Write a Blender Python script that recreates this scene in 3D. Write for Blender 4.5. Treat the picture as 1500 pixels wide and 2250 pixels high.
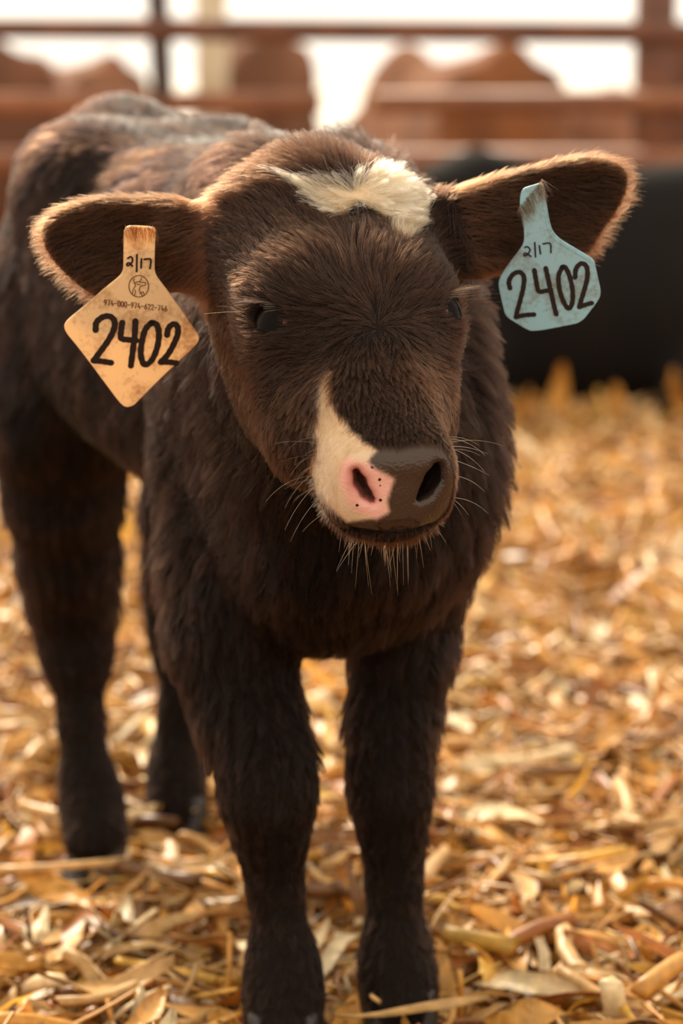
import bpy, bmesh, math, random
import numpy as np
from mathutils import Vector, Matrix

for _o in list(bpy.data.objects):
    bpy.data.objects.remove(_o, do_unlink=True)
SC = bpy.context.scene
COL = SC.collection
PI = math.pi
rng = np.random.default_rng(7)
random.seed(7)

# ------------------------------------------------------------------ camera
CAM_H = 0.69
FPX = 5312.5                      # focal length in pixels of the 1500 x 2250 frame (85 mm on a 36 mm tall sensor)
TH = math.atan(925.0 / FPX)       # downward pitch
cam_d = bpy.data.cameras.new('camera')
cam = bpy.data.objects.new('camera', cam_d)
COL.objects.link(cam)
cam.location = (0, 0, CAM_H)
cam.rotation_euler = (PI / 2 - TH, 0, 0)
cam_d.sensor_fit = 'VERTICAL'
cam_d.sensor_height = 36.0
cam_d.sensor_width = 24.0
cam_d.lens = 85.0
cam_d.clip_start = 0.05
cam_d.clip_end = 500
cam_d.dof.use_dof = True
cam_d.dof.focus_distance = 1.485
cam_d.dof.aperture_fstop = 4.8
SC.camera = cam

# ------------------------------------------------------------------ sky, sun, exposure
w = bpy.data.worlds.new('hazy_sky')
SC.world = w
w.use_nodes = True
bg = w.node_tree.nodes['Background']
bg.inputs[0].default_value = (1.0, 0.90, 0.76, 1)
bg.inputs[1].default_value = 1.5

sun_d = bpy.data.lights.new('sun', 'SUN')
sun = bpy.data.objects.new('sun', sun_d)
COL.objects.link(sun)
sun_d.energy = 6.5
sun_d.angle = math.radians(9)
sun_d.color = (1.0, 0.86, 0.66)
sun.rotation_euler = (math.radians(-55), 0, math.radians(24))

vs = SC.view_settings
vs.view_transform = 'Standard'
vs.look = 'None'
vs.gamma = 1.0
vs.use_curve_mapping = False
vs.exposure = 0.2
SC.cycles.use_denoising = True
SC.cycles.max_bounces = 8

# ------------------------------------------------------------------ measuring helpers
C_POS = np.array([0, 0, CAM_H])
C_R = np.array([1.0, 0, 0])
C_U = np.array([0, math.sin(TH), math.cos(TH)])
C_V = np.array([0, math.cos(TH), -math.sin(TH)])


def P(px, py, y):
    """World point at distance y along the ground for a sight line of the survey photograph."""
    d = C_R * ((px - 750) / FPX) + C_U * ((1125 - py) / FPX) + C_V
    return C_POS + d * (y / d[1])


def GP(px, py, z=0.0):
    d = C_R * ((px - 750) / FPX) + C_U * ((1125 - py) / FPX) + C_V
    return C_POS + d * ((z - CAM_H) / d[2])


def project(p):
    v = np.asarray(p) - C_POS
    z = v @ C_V
    return 750 + FPX * (v @ C_R) / z, 1125 - FPX * (v @ C_U) / z


# ------------------------------------------------------------------ object helpers
def mesh_obj(name, verts, faces, mat=None, parent=None, smooth=True):
    me = bpy.data.meshes.new(name)
    verts = np.asarray(verts, dtype=np.float32)
    if isinstance(faces, np.ndarray):
        n = faces.shape[1]
        me.vertices.add(len(verts))
        me.vertices.foreach_set('co', verts.ravel())
        me.loops.add(faces.size)
        me.loops.foreach_set('vertex_index', faces.astype(np.int32).ravel())
        me.polygons.add(len(faces))
        me.polygons.foreach_set('loop_start', np.arange(0, faces.size, n, dtype=np.int32))
        me.update(calc_edges=True)
        me.validate()
    else:
        me.from_pydata([tuple(v) for v in verts], [], faces)
        me.update()
    me.polygons.foreach_set('use_smooth', np.full(len(me.polygons), smooth))
    if mat:
        me.materials.append(mat)
    o = bpy.data.objects.new(name, me)
    COL.objects.link(o)
    if parent:
        o.parent = parent
    return o


def tag(o, label, cat=None, group=None, kind=None):
    if label:
        o['label'] = label
    if cat:
        o['category'] = cat
    if group:
        o['group'] = group
    if kind:
        o['kind'] = kind
    return o


def empty(name, loc=(0, 0, 0), rz=0.0):
    o = bpy.data.objects.new(name, None)
    o.empty_display_size = 0.05
    COL.objects.link(o)
    o.location = loc
    o.rotation_euler = (0, 0, rz)
    return o


def color_attr(o, cols, name='col'):
    a = o.data.color_attributes.new(name, 'FLOAT_COLOR', 'POINT')
    c = np.ones((len(cols), 4), dtype=np.float32)
    c[:, :3] = cols
    a.data.foreach_set('color', c.ravel())


# ------------------------------------------------------------------ node helpers
def new_mat(name):
    m = bpy.data.materials.new(name)
    m.use_nodes = True
    nt = m.node_tree
    return m, nt, nt.nodes['Principled BSDF'], nt.nodes['Material Output']


def lin(r, g, b):
    f = lambda c: (c / 255 / 12.92) if c / 255 <= 0.04045 else ((c / 255 + 0.055) / 1.055) ** 2.4
    return np.array([f(r), f(g), f(b)])


def c4(c):
    return (float(c[0]), float(c[1]), float(c[2]), 1.0)


# ------------------------------------------------------------------ distance-field modelling
def smin(a, b, k):
    h = np.maximum(k - np.abs(a - b), 0) / k
    return np.minimum(a, b) - h * h * k * 0.25


def smax(a, b, k):
    return -smin(-a, -b, k)


def d_cone(p, a, b, ra, rb):
    """Tapered capsule."""
    ba = b - a
    t = np.clip(((p - a) @ ba) / (ba @ ba), 0, 1)
    return np.linalg.norm(p - a - t[:, None] * ba, axis=1) - (ra + (rb - ra) * t)


def d_chain(p, pts, rs, k=0.015):
    d = None
    for i in range(len(pts) - 1):
        e = d_cone(p, pts[i], pts[i + 1], rs[i], rs[i + 1])
        d = e if d is None else smin(d, e, k)
    return d


def d_ell(q, c, r):
    """Ellipsoid in the local coordinates q."""
    c = np.asarray(c, float)
    r = np.asarray(r, float)
    v = (q - c) / r
    k0 = np.linalg.norm(v, axis=1)
    k1 = np.linalg.norm(v / r, axis=1)
    return k0 * (k0 - 1) / np.maximum(k1, 1e-9)


def pchip(x, xs, ys):
    """Smooth monotone interpolation of a table."""
    xs = np.asarray(xs, float)
    ys = np.asarray(ys, float)
    h = np.diff(xs)
    dl = np.diff(ys) / h
    m = np.zeros_like(ys)
    for i in range(1, len(xs) - 1):
        if dl[i - 1] * dl[i] > 0:
            w1 = 2 * h[i] + h[i - 1]
            w2 = h[i] + 2 * h[i - 1]
            m[i] = (w1 + w2) / (w1 / dl[i - 1] + w2 / dl[i])
    m[0], m[-1] = dl[0], dl[-1]
    x = np.clip(x, xs[0], xs[-1])
    i = np.clip(np.searchsorted(xs, x) - 1, 0, len(xs) - 2)
    t = (x - xs[i]) / h[i]
    t2, t3 = t * t, t * t * t
    return ((2 * t3 - 3 * t2 + 1) * ys[i] + (t3 - 2 * t2 + t) * h[i] * m[i]
            + (-2 * t3 + 3 * t2) * ys[i + 1] + (t3 - t2) * h[i] * m[i + 1])


def d_loft(s, u, v, tab, pw=2.3, taper=0.0):
    """Lofted body: tab rows (s, half width, v top, v bottom); returns an approximate distance."""
    tab = np.asarray(tab, float)
    sc = np.clip(s, tab[0, 0], tab[-1, 0])
    w_ = pchip(sc, tab[:, 0], tab[:, 1])
    vt = pchip(sc, tab[:, 0], tab[:, 2])
    vb = pchip(sc, tab[:, 0], tab[:, 3])
    vc, vh = (vt + vb) / 2, (vt - vb) / 2
    vv = (v - vc) / vh
    ww = w_ * (1 + taper * np.clip(vv, -1, 1))
    e = (np.abs(u / ww) ** pw + np.abs(vv) ** pw) ** (1 / pw)
    r = np.sqrt(u * u + (v - vc) ** 2)
    d = np.where(e > 1e-6, r * (1 - 1 / np.maximum(e, 1e-6)), -np.minimum(ww, vh))
    d = np.maximum(d, -np.minimum(ww, vh))
    ov = np.abs(s - sc)
    return np.where(ov > 0, np.sqrt(np.maximum(d, 0) ** 2 + ov ** 2) + np.minimum(d, 0) * 0, d)


def d_poly(x, y, poly):
    """Signed distance to a 2D polygon."""
    poly = np.asarray(poly, float)
    d = np.full(x.shape, 1e9)
    s = np.ones(x.shape)
    n = len(poly)
    for i in range(n):
        ax, ay = poly[i]
        bx, by = poly[i - 1]
        ex, ey = bx - ax, by - ay
        wx, wy = x - ax, y - ay
        t = np.clip((wx * ex + wy * ey) / (ex * ex + ey * ey), 0, 1)
        d = np.minimum(d, (wx - ex * t) ** 2 + (wy - ey * t) ** 2)
        c1 = y >= ay
        c2 = y < by
        c3 = ex * wy > ey * wx
        flip = (c1 & c2 & c3) | (~c1 & ~c2 & ~c3)
        s = np.where(flip, -s, s)
    return s * np.sqrt(d)


def round_poly(poly, n=2):
    """Chaikin corner cutting."""
    p = np.asarray(poly, float)
    for _ in range(n):
        q = np.roll(p, -1, axis=0)
        p = np.stack([0.75 * p + 0.25 * q, 0.25 * p + 0.75 * q], axis=1).reshape(-1, p.shape[1])
    return p


def surface_nets(f, lo, hi, h, coarse=5, margin=2.2):
    """Polygonise f(points) = 0 sparsely: coarse cells first, then fine samples near the surface."""
    lo = np.asarray(lo, float)
    nb = np.ceil((np.asarray(hi) - lo) / (h * coarse)).astype(int)
    n = nb * coarse
    H = h * coarse
    ii = np.stack(np.meshgrid(*[np.arange(k) for k in nb], indexing='ij'), -1).reshape(-1, 3)
    cen = lo + (ii + 0.5) * H - 0.5 * h
    fc = f(cen)
    vals = np.repeat(np.repeat(np.repeat(fc.reshape(nb), coarse, 0), coarse, 1), coarse, 2).astype(np.float32)
    near = ii[np.abs(fc) < H * margin]
    off = np.stack(np.meshgrid(*[np.arange(coarse)] * 3, indexing='ij'), -1).reshape(-1, 3)
    for k in range(0, len(near), 3000):
        idx = (near[k:k + 3000, None, :] * coarse + off[None]).reshape(-1, 3)
        vals[idx[:, 0], idx[:, 1], idx[:, 2]] = f(lo + idx * h)
    neg = vals < 0
    nx, ny, nz = n
    cs = neg[:-1, :-1, :-1].astype(np.int8)
    tot = np.zeros((nx - 1, ny - 1, nz - 1), np.int8)
    for dx in (0, 1):
        for dy in (0, 1):
            for dz in (0, 1):
                tot += neg[dx:nx - 1 + dx, dy:ny - 1 + dy, dz:nz - 1 + dz]
    act = np.argwhere((tot > 0) & (tot < 8))
    vid = np.full((nx - 1, ny - 1, nz - 1), -1, np.int32)
    vid[act[:, 0], act[:, 1], act[:, 2]] = np.arange(len(act))
    acc = np.zeros((len(act), 3))
    cnt = np.zeros(len(act))
    corners = [(a, b, c) for a in (0, 1) for b in (0, 1) for c in (0, 1)]
    cv = {c: vals[act[:, 0] + c[0], act[:, 1] + c[1], act[:, 2] + c[2]] for c in corners}
    for a in corners:
        for ax in range(3):
            if a[ax] == 0:
                b = list(a)
                b[ax] = 1
                b = tuple(b)
                va, vb = cv[a], cv[b]
                m = (va < 0) != (vb < 0)
                t = np.where(m, va / np.where(m, va - vb, 1), 0)
                pt = np.array(a, float)[None] + t[:, None] * (np.array(b) - np.array(a))[None]
                acc += np.where(m[:, None], pt, 0)
                cnt += m
    verts = lo + (act + acc / cnt[:, None]) * h
    quads = []
    for ax in range(3):
        u, v = (ax + 1) % 3, (ax + 2) % 3
        sl0 = [slice(None)] * 3
        sl1 = [slice(None)] * 3
        sl0[ax] = slice(0, -1)
        sl1[ax] = slice(1, None)
        A, B = neg[tuple(sl0)], neg[tuple(sl1)]
        e = np.argwhere(A != B)
        e = e[(e[:, u] > 0) & (e[:, v] > 0) & (e[:, u] < n[u] - 1) & (e[:, v] < n[v] - 1)]
        inside = neg[e[:, 0], e[:, 1], e[:, 2]]
        du = np.eye(3, dtype=int)[u]
        dv = np.eye(3, dtype=int)[v]
        g = lambda q: vid[q[:, 0], q[:, 1], q[:, 2]]
        q = np.stack([g(e), g(e - du), g(e - du - dv), g(e - dv)], 1)
        q[~inside] = q[~inside][:, ::-1]
        quads.append(q[:, ::-1])
    quads = np.concatenate(quads)
    quads = quads[(quads >= 0).all(1)]
    return verts, quads


def grad(f, p, e=0.0015):
    g = np.empty_like(p)
    for i in range(3):
        o = np.zeros(3)
        o[i] = e
        g[:, i] = f(p + o) - f(p - o)
    return g / np.maximum(np.linalg.norm(g, axis=1, keepdims=True), 1e-9)



def split_quads(V, Q, pick):
    """Split the picked quads of a mesh 1 to 4; neighbours that gain a mid-edge point are fanned into quads and triangles."""
    V = np.asarray(V)
    e = np.stack([Q, np.roll(Q, -1, 1)], -1)
    e.sort(-1)
    key = e[..., 0].astype(np.int64) * len(V) + e[..., 1]
    cut = np.unique(key[pick])
    mid = {}
    pts = (V[cut // len(V)] + V[cut % len(V)]) / 2
    idx = np.searchsorted(cut, key)
    idx = np.clip(idx, 0, len(cut) - 1)
    has = cut[idx] == key
    m_id = np.where(has, len(V) + idx, -1)
    cen = V[Q[pick]].mean(1)
    nv = np.concatenate([V, pts, cen])
    c_id = len(V) + len(pts) + np.arange(len(cen))
    qs, tris = [], []
    qp, mp = Q[pick], m_id[pick]
    for k in range(4):
        qs.append(np.stack([qp[:, k], mp[:, k], c_id, mp[:, k - 1]], 1))
    rest = ~pick
    plain = rest & ~has.any(1)
    qs.append(Q[plain])
    for i in np.nonzero(rest & has.any(1))[0]:
        ring = []
        for k in range(4):
            ring.append(Q[i, k])
            if has[i, k]:
                ring.append(m_id[i, k])
        st = next(j for j, v_ in enumerate(ring) if v_ >= len(V))
        ring = ring[st:] + ring[:st]
        for j in range(1, len(ring) - 1):
            tris.append((ring[0], ring[j], ring[j + 1]))
    return nv, np.concatenate(qs), np.array(tris, dtype=np.int64).reshape(-1, 3)
# ================================================================== the calf: shape
# head frame: L to the calf's left, A down the face to the nose, N out of the forehead
H_PITCH, H_YAW, H_ROLL = math.radians(40), math.radians(14), math.radians(3.5)


def _head_axes():
    ax = np.array([[1, 0, 0], [0, -math.cos(H_PITCH), math.sin(H_PITCH)], [0, math.sin(H_PITCH), math.cos(H_PITCH)]])
    cy, sy = math.cos(H_YAW), math.sin(H_YAW)
    ax = np.stack([ax[:, 0] * cy + ax[:, 2] * sy, ax[:, 1], -ax[:, 0] * sy + ax[:, 2] * cy], 1)
    cr, sr = math.cos(H_ROLL), math.sin(H_ROLL)
    ax = np.stack([ax[:, 0] * cr - ax[:, 1] * sr, ax[:, 0] * sr + ax[:, 1] * cr, ax[:, 2]], 1)
    return ax @ np.stack([C_R, C_U, -C_V])          # rows: L, A, N in world space


HM = _head_axes()
H_O = P(821, 720, 1.455) - 0.043 * HM[2] - 0.030 * HM[1]


def to_head(p):
    return (p - H_O) @ HM.T


def from_head(q):
    return H_O + np.asarray(q, float) @ HM


HEAD_TAB = [(-0.156, 0.026, -0.016, -0.050),
            (-0.140, 0.049, 0.008, -0.066),
            (-0.110, 0.061, 0.028, -0.080),
            (-0.060, 0.0635, 0.042, -0.090),
            (-0.015, 0.0590, 0.045, -0.094),
            (0.025, 0.0520, 0.043, -0.088),
            (0.055, 0.0455, 0.037, -0.077),
            (0.080, 0.0395, 0.031, -0.061),
            (0.098, 0.037, 0.028, -0.054),
            (0.114, 0.036, 0.023, -0.045),
            (0.128, 0.033, 0.012, -0.039),
            (0.138, 0.020, 0.000, -0.031)]
EYE = {-1: np.array([-0.0435, 0.001, 0.012]), 1: np.array([0.0465, -0.003, 0.012])}
EYE_R = 0.0178
NOSTRIL = {-1: np.array([-0.0205, 0.117, 0.003]), 1: np.array([0.0190, 0.117, 0.003])}

EAR_POLY = {-1: [(560, 470), (500, 462), (455, 458), (400, 445), (330, 432), (260, 428), (200, 434), (145, 452), (108, 473),
                 (90, 495), (88, 520), (98, 550), (120, 582), (152, 615), (188, 643), (212, 656), (250, 655), (300, 648),
                 (360, 638), (420, 622), (470, 608), (560, 600)],
            1: [(940, 440), (985, 425), (1020, 416), (1060, 403), (1120, 381), (1200, 356), (1260, 345), (1310, 342),
                (1347, 350), (1372, 367), (1382, 390), (1378, 420), (1367, 452), (1345, 486), (1325, 515), (1308, 543),
                (1292, 562), (1275, 570), (1240, 580), (1180, 588), (1110, 590), (1060, 597), (1020, 603), (940, 605)]}
EAR_Y = 1.58


def _ear_frame(sd):
    """Plane of an ear: origin at the root, e outward, v up, n to the front (the hollow side)."""
    if sd < 0:
        o, tip = P(500, 530, EAR_Y), P(90, 520, EAR_Y + 0.012)
    else:
        o, tip = P(1000, 505, EAR_Y + 0.01), P(1380, 420, EAR_Y + 0.03)
    e = (tip - o) / np.linalg.norm(tip - o)
    f = C_POS - (o + tip) / 2
    f /= np.linalg.norm(f)
    n = f - (f @ e) * e
    n /= np.linalg.norm(n)
    v = np.cross(n, e) if sd > 0 else np.cross(e, n)
    return o, e, v, n


EAR = {}
for _s in (-1, 1):
    _o, _e, _v, _n = _ear_frame(_s)
    _pl = []
    for _x, _y in EAR_POLY[_s]:
        d_ = C_R * ((_x - 750) / FPX) + C_U * ((1125 - _y) / FPX) + C_V
        t_ = ((_o - C_POS) @ _n) / (d_ @ _n)
        q_ = C_POS + d_ * t_ - _o
        _pl.append((q_ @ _e, q_ @ _v))
    EAR[_s] = (_o, _e, _v, _n, round_poly(_pl, 1))


def ear_local(p, sd):
    o, e, v, n, pl = EAR[sd]
    q = p - o
    return np.stack([q @ e, q @ v, q @ n], 1)


def ear_bowl(x, y):
    """Hollow of the ear: depth of its mid surface."""
    xx = np.clip(x / 0.12, 0, 1)
    dp = 0.016 * np.sin(PI * np.clip(xx * 0.85 + 0.10, 0, 1))
    return -dp * (1 - np.clip(np.abs(y + 0.004) / 0.036, 0, 1.25) ** 2) + 0.004


def d_ear(p, sd):
    q = ear_local(p, sd)
    out = d_poly(q[:, 0], q[:, 1], EAR[sd][4])
    th = 0.0045 + 0.012 * np.clip(1 - q[:, 0] / 0.05, 0, 1) ** 1.5
    sh = np.abs(q[:, 2] - ear_bowl(q[:, 0], q[:, 1])) - th
    d = smax(out, sh, 0.007) * 0.85
    o, e, v, n, pl = EAR[sd]
    root = from_head((sd * 0.040, -0.095, -0.030))
    return smin(d, d_cone(p, root, o + 0.035 * e - 0.008 * n, 0.026, 0.014), 0.02)


def eye_axes(sd):
    """Outward, corner to corner and lid to lid axes of an eye in head coordinates."""
    o = np.array([sd * 0.64, 0.10, 0.76])
    o /= np.linalg.norm(o)
    t = np.array([-sd * 0.50, 0.75, 0.45])
    t -= (t @ o) * o
    t /= np.linalg.norm(t)
    return o, t, np.cross(o, t)


def d_head(p):
    q = to_head(p)
    l, a, n = q[:, 0], q[:, 1], q[:, 2]
    d = d_loft(a, l, n, HEAD_TAB, 2.35, 0.09)
    al = np.abs(l)
    qs = np.stack([al, a, n], 1)
    # crown of the poll, brow ridges, orbits, cheeks
    d = smin(d, d_ell(qs, (0.0, -0.126, 0.006), (0.042, 0.040, 0.032)), 0.03)
    d = smin(d, d_ell(qs, (0.040, -0.022, 0.010), (0.026, 0.036, 0.026)), 0.035)
    d = smin(d, d_ell(qs, (0.038, 0.020, -0.032), (0.020, 0.050, 0.038)), 0.03)
    d = smin(d, d_ell(qs, (0.042, -0.095, -0.009), (0.029, 0.042, 0.036)), 0.03)
    # muzzle: lips, nostril wings, chin
    d = smin(d, d_ell(qs, (0.0205, 0.108, 0.002), (0.0165, 0.026, 0.022)), 0.012)
    d = smin(d, d_ell(qs, (0.0195, 0.107, -0.019), (0.019, 0.022, 0.018)), 0.012)
    d = smin(d, d_ell(qs, (0.0, 0.104, -0.034), (0.025, 0.026, 0.015)), 0.006)
    d = smin(d, d_ell(qs, (0.008, 0.1165, 0.0125), (0.020, 0.010, 0.0095)), 0.008)
    # flat of the nose
    pl = (a - 0.1315) * 0.88 + (n - 0.002) * 0.47
    d = smax(d, pl, 0.016)
    # mouth line
    m = np.abs(n + 0.0195 + 4.0 * l * l) - 0.0010
    m = np.maximum(m, -(a - 0.084))
    d = smax(d, -np.maximum(m, -(d + 0.006)), 0.005)
    # nostrils: a comma on the flat of the nose, running back into the muzzle
    for sd in (-1, 1):
        r = q - NOSTRIL[sd]
        g_ = 0.68 if sd < 0 else 0.95
        x = r[:, 0] * sd - 0.25 * r[:, 1]
        v = r[:, 2] * 0.88 - r[:, 1] * 0.47
        z = np.zeros_like(x)
        c2 = np.stack([x, v, z], 1)
        k_ = [np.array(t) for t in ((0.0045, 0.0085, 0), (0.0010, 0.0020, 0), (-0.0035, -0.0050, 0), (-0.0085, -0.0095, 0))]
        dn = d_chain(c2, k_, [0.0028 * g_, 0.0043 * g_, 0.0036 * g_, 0.0018], 0.004)
        dn = np.maximum(dn, -(r[:, 1] + 0.016))
        d = smax(d, -dn, 0.0045)
    # eye sockets with lids
    for sd in (-1, 1):
        c = EYE[sd]
        ax_o, ax_w, ax_h = eye_axes(sd)
        r = q - c
        lid = np.linalg.norm(r, axis=1) - 0.0192
        d = smin(d, lid, 0.012)
        x, y, z = r @ ax_w, r @ ax_h, r @ ax_o
        cut = np.sqrt((x / 0.0135) ** 2 + (y / 0.0088) ** 2) - 1
        cut = cut * 0.0088
        cut = np.maximum(cut, -z)
        d = smax(d, -cut, 0.004)
    return d


B_DIR = np.array([-0.41, 0.912, 0.0])
B_DIR /= np.linalg.norm(B_DIR)
B_S = np.array([B_DIR[1], -B_DIR[0], 0.0])
B_O = np.array([-0.012, 1.735, 0.0])
BODY_TAB = [(-0.120, 0.028, 0.500, 0.360),
            (-0.100, 0.060, 0.535, 0.330),
            (-0.070, 0.068, 0.570, 0.312),
            (-0.020, 0.067, 0.610, 0.322),
            (0.060, 0.077, 0.636, 0.335),
            (0.160, 0.096, 0.640, 0.362),
            (0.260, 0.114, 0.648, 0.385),
            (0.360, 0.118, 0.662, 0.400),
            (0.430, 0.110, 0.664, 0.410),
            (0.490, 0.080, 0.645, 0.400),
            (0.530, 0.035, 0.605, 0.450)]


def to_body(p):
    v = p - B_O
    return np.stack([v @ B_DIR, v @ B_S, p[:, 2]], 1)


LEGS = {
    'fore_right': ([P(500, 1050, 1.755), P(503, 1250, 1.735), P(503, 1400, 1.715), P(543, 1560, 1.70), P(586, 1690, 1.685), P(588, 1760, 1.685),
                    P(596, 1850, 1.69), P(604, 1950, 1.695), P(618, 2080, 1.692), P(622, 2150, 1.688), P(622, 2220, 1.68), P(622, 2285, 1.665)],
                   [0.048, 0.046, 0.042, 0.035, 0.0305, 0.0300, 0.0215, 0.0165, 0.0190, 0.0235, 0.0230, 0.0260]),
    'fore_left': ([P(928, 1050, 1.765), P(905, 1250, 1.755), P(886, 1420, 1.745), P(864, 1580, 1.74), P(856, 1690, 1.735), P(858, 1760, 1.735),
                   P(864, 1850, 1.737), P(866, 1945, 1.738), P(868, 2060, 1.735), P(872, 2120, 1.73), P(876, 2180, 1.722), P(880, 2225, 1.712)],
                  [0.047, 0.038, 0.034, 0.0295, 0.0275, 0.0260, 0.0195, 0.0170, 0.0190, 0.0235, 0.0225, 0.0250]),
    'hind_right': ([P(190, 700, 2.10), P(138, 900, 2.07), P(138, 1080, 2.09), P(150, 1230, 2.12), P(160, 1330, 2.15), P(168, 1430, 2.15),
                    P(178, 1590, 2.14), P(190, 1700, 2.13), P(202, 1760, 2.12), P(206, 1810, 2.105), P(212, 1846, 2.09)],
                   [0.084, 0.064, 0.047, 0.040, 0.036, 0.030, 0.0175, 0.0205, 0.0235, 0.0230, 0.0270]),
    'hind_left': ([P(440, 800, 2.22), P(455, 960, 2.20), P(428, 1130, 2.22), P(410, 1240, 2.25), P(402, 1320, 2.27), P(402, 1400, 2.265),
                   P(396, 1560, 2.25), P(390, 1650, 2.245), P(388, 1700, 2.235), P(390, 1755, 2.22), P(390, 1796, 2.21)],
                  [0.070, 0.058, 0.045, 0.036, 0.033, 0.029, 0.0175, 0.0200, 0.0230, 0.0225, 0.0265]),
}


def d_body(p):
    t = to_body(p)
    d = d_loft(t[:, 0], t[:, 1], t[:, 2], BODY_TAB, 2.5, -0.05)
    # hip bones, tail head, spine
    ts = np.stack([t[:, 0], np.abs(t[:, 1]), t[:, 2]], 1)
    d = smin(d, d_ell(ts, (0.35, 0.075, 0.622), (0.05, 0.035, 0.035)), 0.05)
    d = smin(d, d_ell(t, (0.45, 0.0, 0.655), (0.06, 0.030, 0.026)), 0.04)
    d = smin(d, d_ell(ts, (0.040, 0.035, 0.612), (0.07, 0.035, 0.040)), 0.05)
    # shoulders, brisket
    d = smin(d, d_ell(ts, (-0.030, 0.060, 0.450), (0.085, 0.034, 0.120)), 0.05)
    d = smin(d, d_cone(p, P(735, 1180, 1.66), P(712, 1270, 1.685), 0.052, 0.038), 0.05)
    # neck
    nk = from_head((0.0, -0.070, -0.055))
    d = smin(d, d_cone(p, nk, B_O + 0.02 * B_DIR + np.array([0, 0, 0.500]), 0.066, 0.110), 0.06)
    nk2 = from_head((0.0, -0.020, -0.075))
    d = smin(d, d_cone(p, nk2, B_O - 0.05 * B_DIR + np.array([0, 0, 0.430]), 0.045, 0.085), 0.05)
    for pts, rs in LEGS.values():
        d = smin(d, d_chain(p, pts, rs, 0.02), 0.035)
    # tail
    t0 = B_O + 0.50 * B_DIR + np.array([0, 0, 0.640])
    d = smin(d, d_chain(p, [t0, t0 + 0.05 * B_DIR - np.array([0, 0, 0.05]), t0 + 0.065 * B_DIR - np.array([0, 0, 0.20]),
                            t0 + 0.06 * B_DIR - np.array([0, 0, 0.33])], [0.022, 0.017, 0.011, 0.012], 0.02), 0.02)
    return d


def d_calf(p):
    d = d_body(p)
    hd = d_head(p)
    d = smin(d, hd, 0.03)
    for sd in (-1, 1):
        d = smin(d, d_ear(p, sd), 0.018)
    # keep the sockets, nostrils and mouth crisp
    return d



def refine_front(V, Q):
    """Finer mesh on the muzzle and round the eyes, pulled back onto the surface."""
    q = to_head(V[Q].mean(1))
    near = np.abs(q[:, 0]) < 0.06
    pick = near & (q[:, 1] > 0.070) & (q[:, 1] < 0.16) & (q[:, 2] > -0.06)
    for sd in (-1, 1):
        pick |= np.linalg.norm(q - EYE[sd], axis=1) < 0.028
    V, Q, T = split_quads(V, Q, pick)
    sel = np.unique(np.concatenate([Q[-0:].ravel()[:0], np.nonzero(np.linalg.norm(to_head(V), axis=1) < 0.18)[0]]))
    p = V[sel]
    for _ in range(2):
        p = p - np.clip(d_calf(p), -0.002, 0.002)[:, None] * grad(d_calf, p, 0.0006)
    V[sel] = p
    F = [tuple(x) for x in Q.tolist()] + [tuple(x) for x in T.tolist()]
    return V, F
# ================================================================== the calf: skin, coat, eyes
WHITE_BROW = [(-0.0262, -0.1150), (-0.0200, -0.1085), (-0.0145, -0.1045), (-0.0075, -0.1012), (0.0010, -0.1030), (0.0085, -0.1012),
              (0.0130, -0.1000), (0.0235, -0.1090), (0.0325, -0.1165), (0.0425, -0.1205), (0.0500, -0.1190), (0.0560, -0.1140),
              (0.0600, -0.1060), (0.0620, -0.0970), (0.0615, -0.0880), (0.0590, -0.0800), (0.0520, -0.0740), (0.0470, -0.0630),
              (0.0440, -0.0530), (0.0385, -0.0430), (0.0350, -0.0470), (0.0310, -0.0540), (0.0285, -0.0680), (0.0240, -0.0765),
              (0.0194, -0.0840), (0.0158, -0.0855), (0.0100, -0.0780), (0.0020, -0.0715), (-0.0040, -0.0735), (-0.0085, -0.0800),
              (-0.0115, -0.0865), (-0.0160, -0.0915), (-0.0195, -0.0985), (-0.0230, -0.1050)]
_wm = [(-0.0288, 0.0516, 0.0316), (-0.0314, 0.0579, 0.0281), (-0.0311, 0.0642, 0.0261), (-0.0318, 0.0693, 0.0231),
       (-0.0300, 0.0775, 0.0214), (-0.0262, 0.0870, 0.0228), (-0.0255, 0.0958, 0.0236), (-0.0221, 0.1010, 0.0256),
       (-0.0208, 0.1055, 0.0254), (-0.0143, 0.1101, 0.0246), (-0.0128, 0.1122, 0.0234), (-0.0171, 0.1151, 0.0216),
       (-0.0191, 0.1172, 0.0198), (-0.0150, 0.1201, 0.0166), (-0.0101, 0.1214, 0.0142), (-0.0034, 0.1236, 0.0109),
       (-0.0052, 0.1271, 0.0062), (-0.0075, 0.1310, 0.0004), (-0.0059, 0.1347, -0.0054), (-0.0131, 0.1361, -0.0093),
       (-0.0292, 0.1319, -0.0163), (-0.0338, 0.1287, -0.0134), (-0.0394, 0.1232, -0.0096), (-0.0420, 0.1169, -0.0024),
       (-0.0423, 0.1090, 0.0027), (-0.0405, 0.0982, 0.0081), (-0.0395, 0.0882, 0.0092), (-0.0410, 0.0784, 0.0076),
       (-0.0385, 0.0724, 0.0164), (-0.0370, 0.0657, 0.0212), (-0.0350, 0.0574, 0.0260)]
_pn = [(-0.0264, 0.1152, 0.0199), (-0.0191, 0.1172, 0.0198), (-0.0150, 0.1201, 0.0166), (-0.0101, 0.1214, 0.0142),
       (-0.0034, 0.1236, 0.0109), (-0.0052, 0.1271, 0.0062), (-0.0075, 0.1310, 0.0004), (-0.0059, 0.1347, -0.0054),
       (-0.0131, 0.1361, -0.0093), (-0.0248, 0.1319, -0.0075), (-0.0306, 0.1278, -0.0013), (-0.0345, 0.1203, 0.0063), (-0.0352, 0.1150, 0.0110),
       (-0.0333, 0.1121, 0.0162), (-0.0300, 0.1128, 0.0192)]


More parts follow.
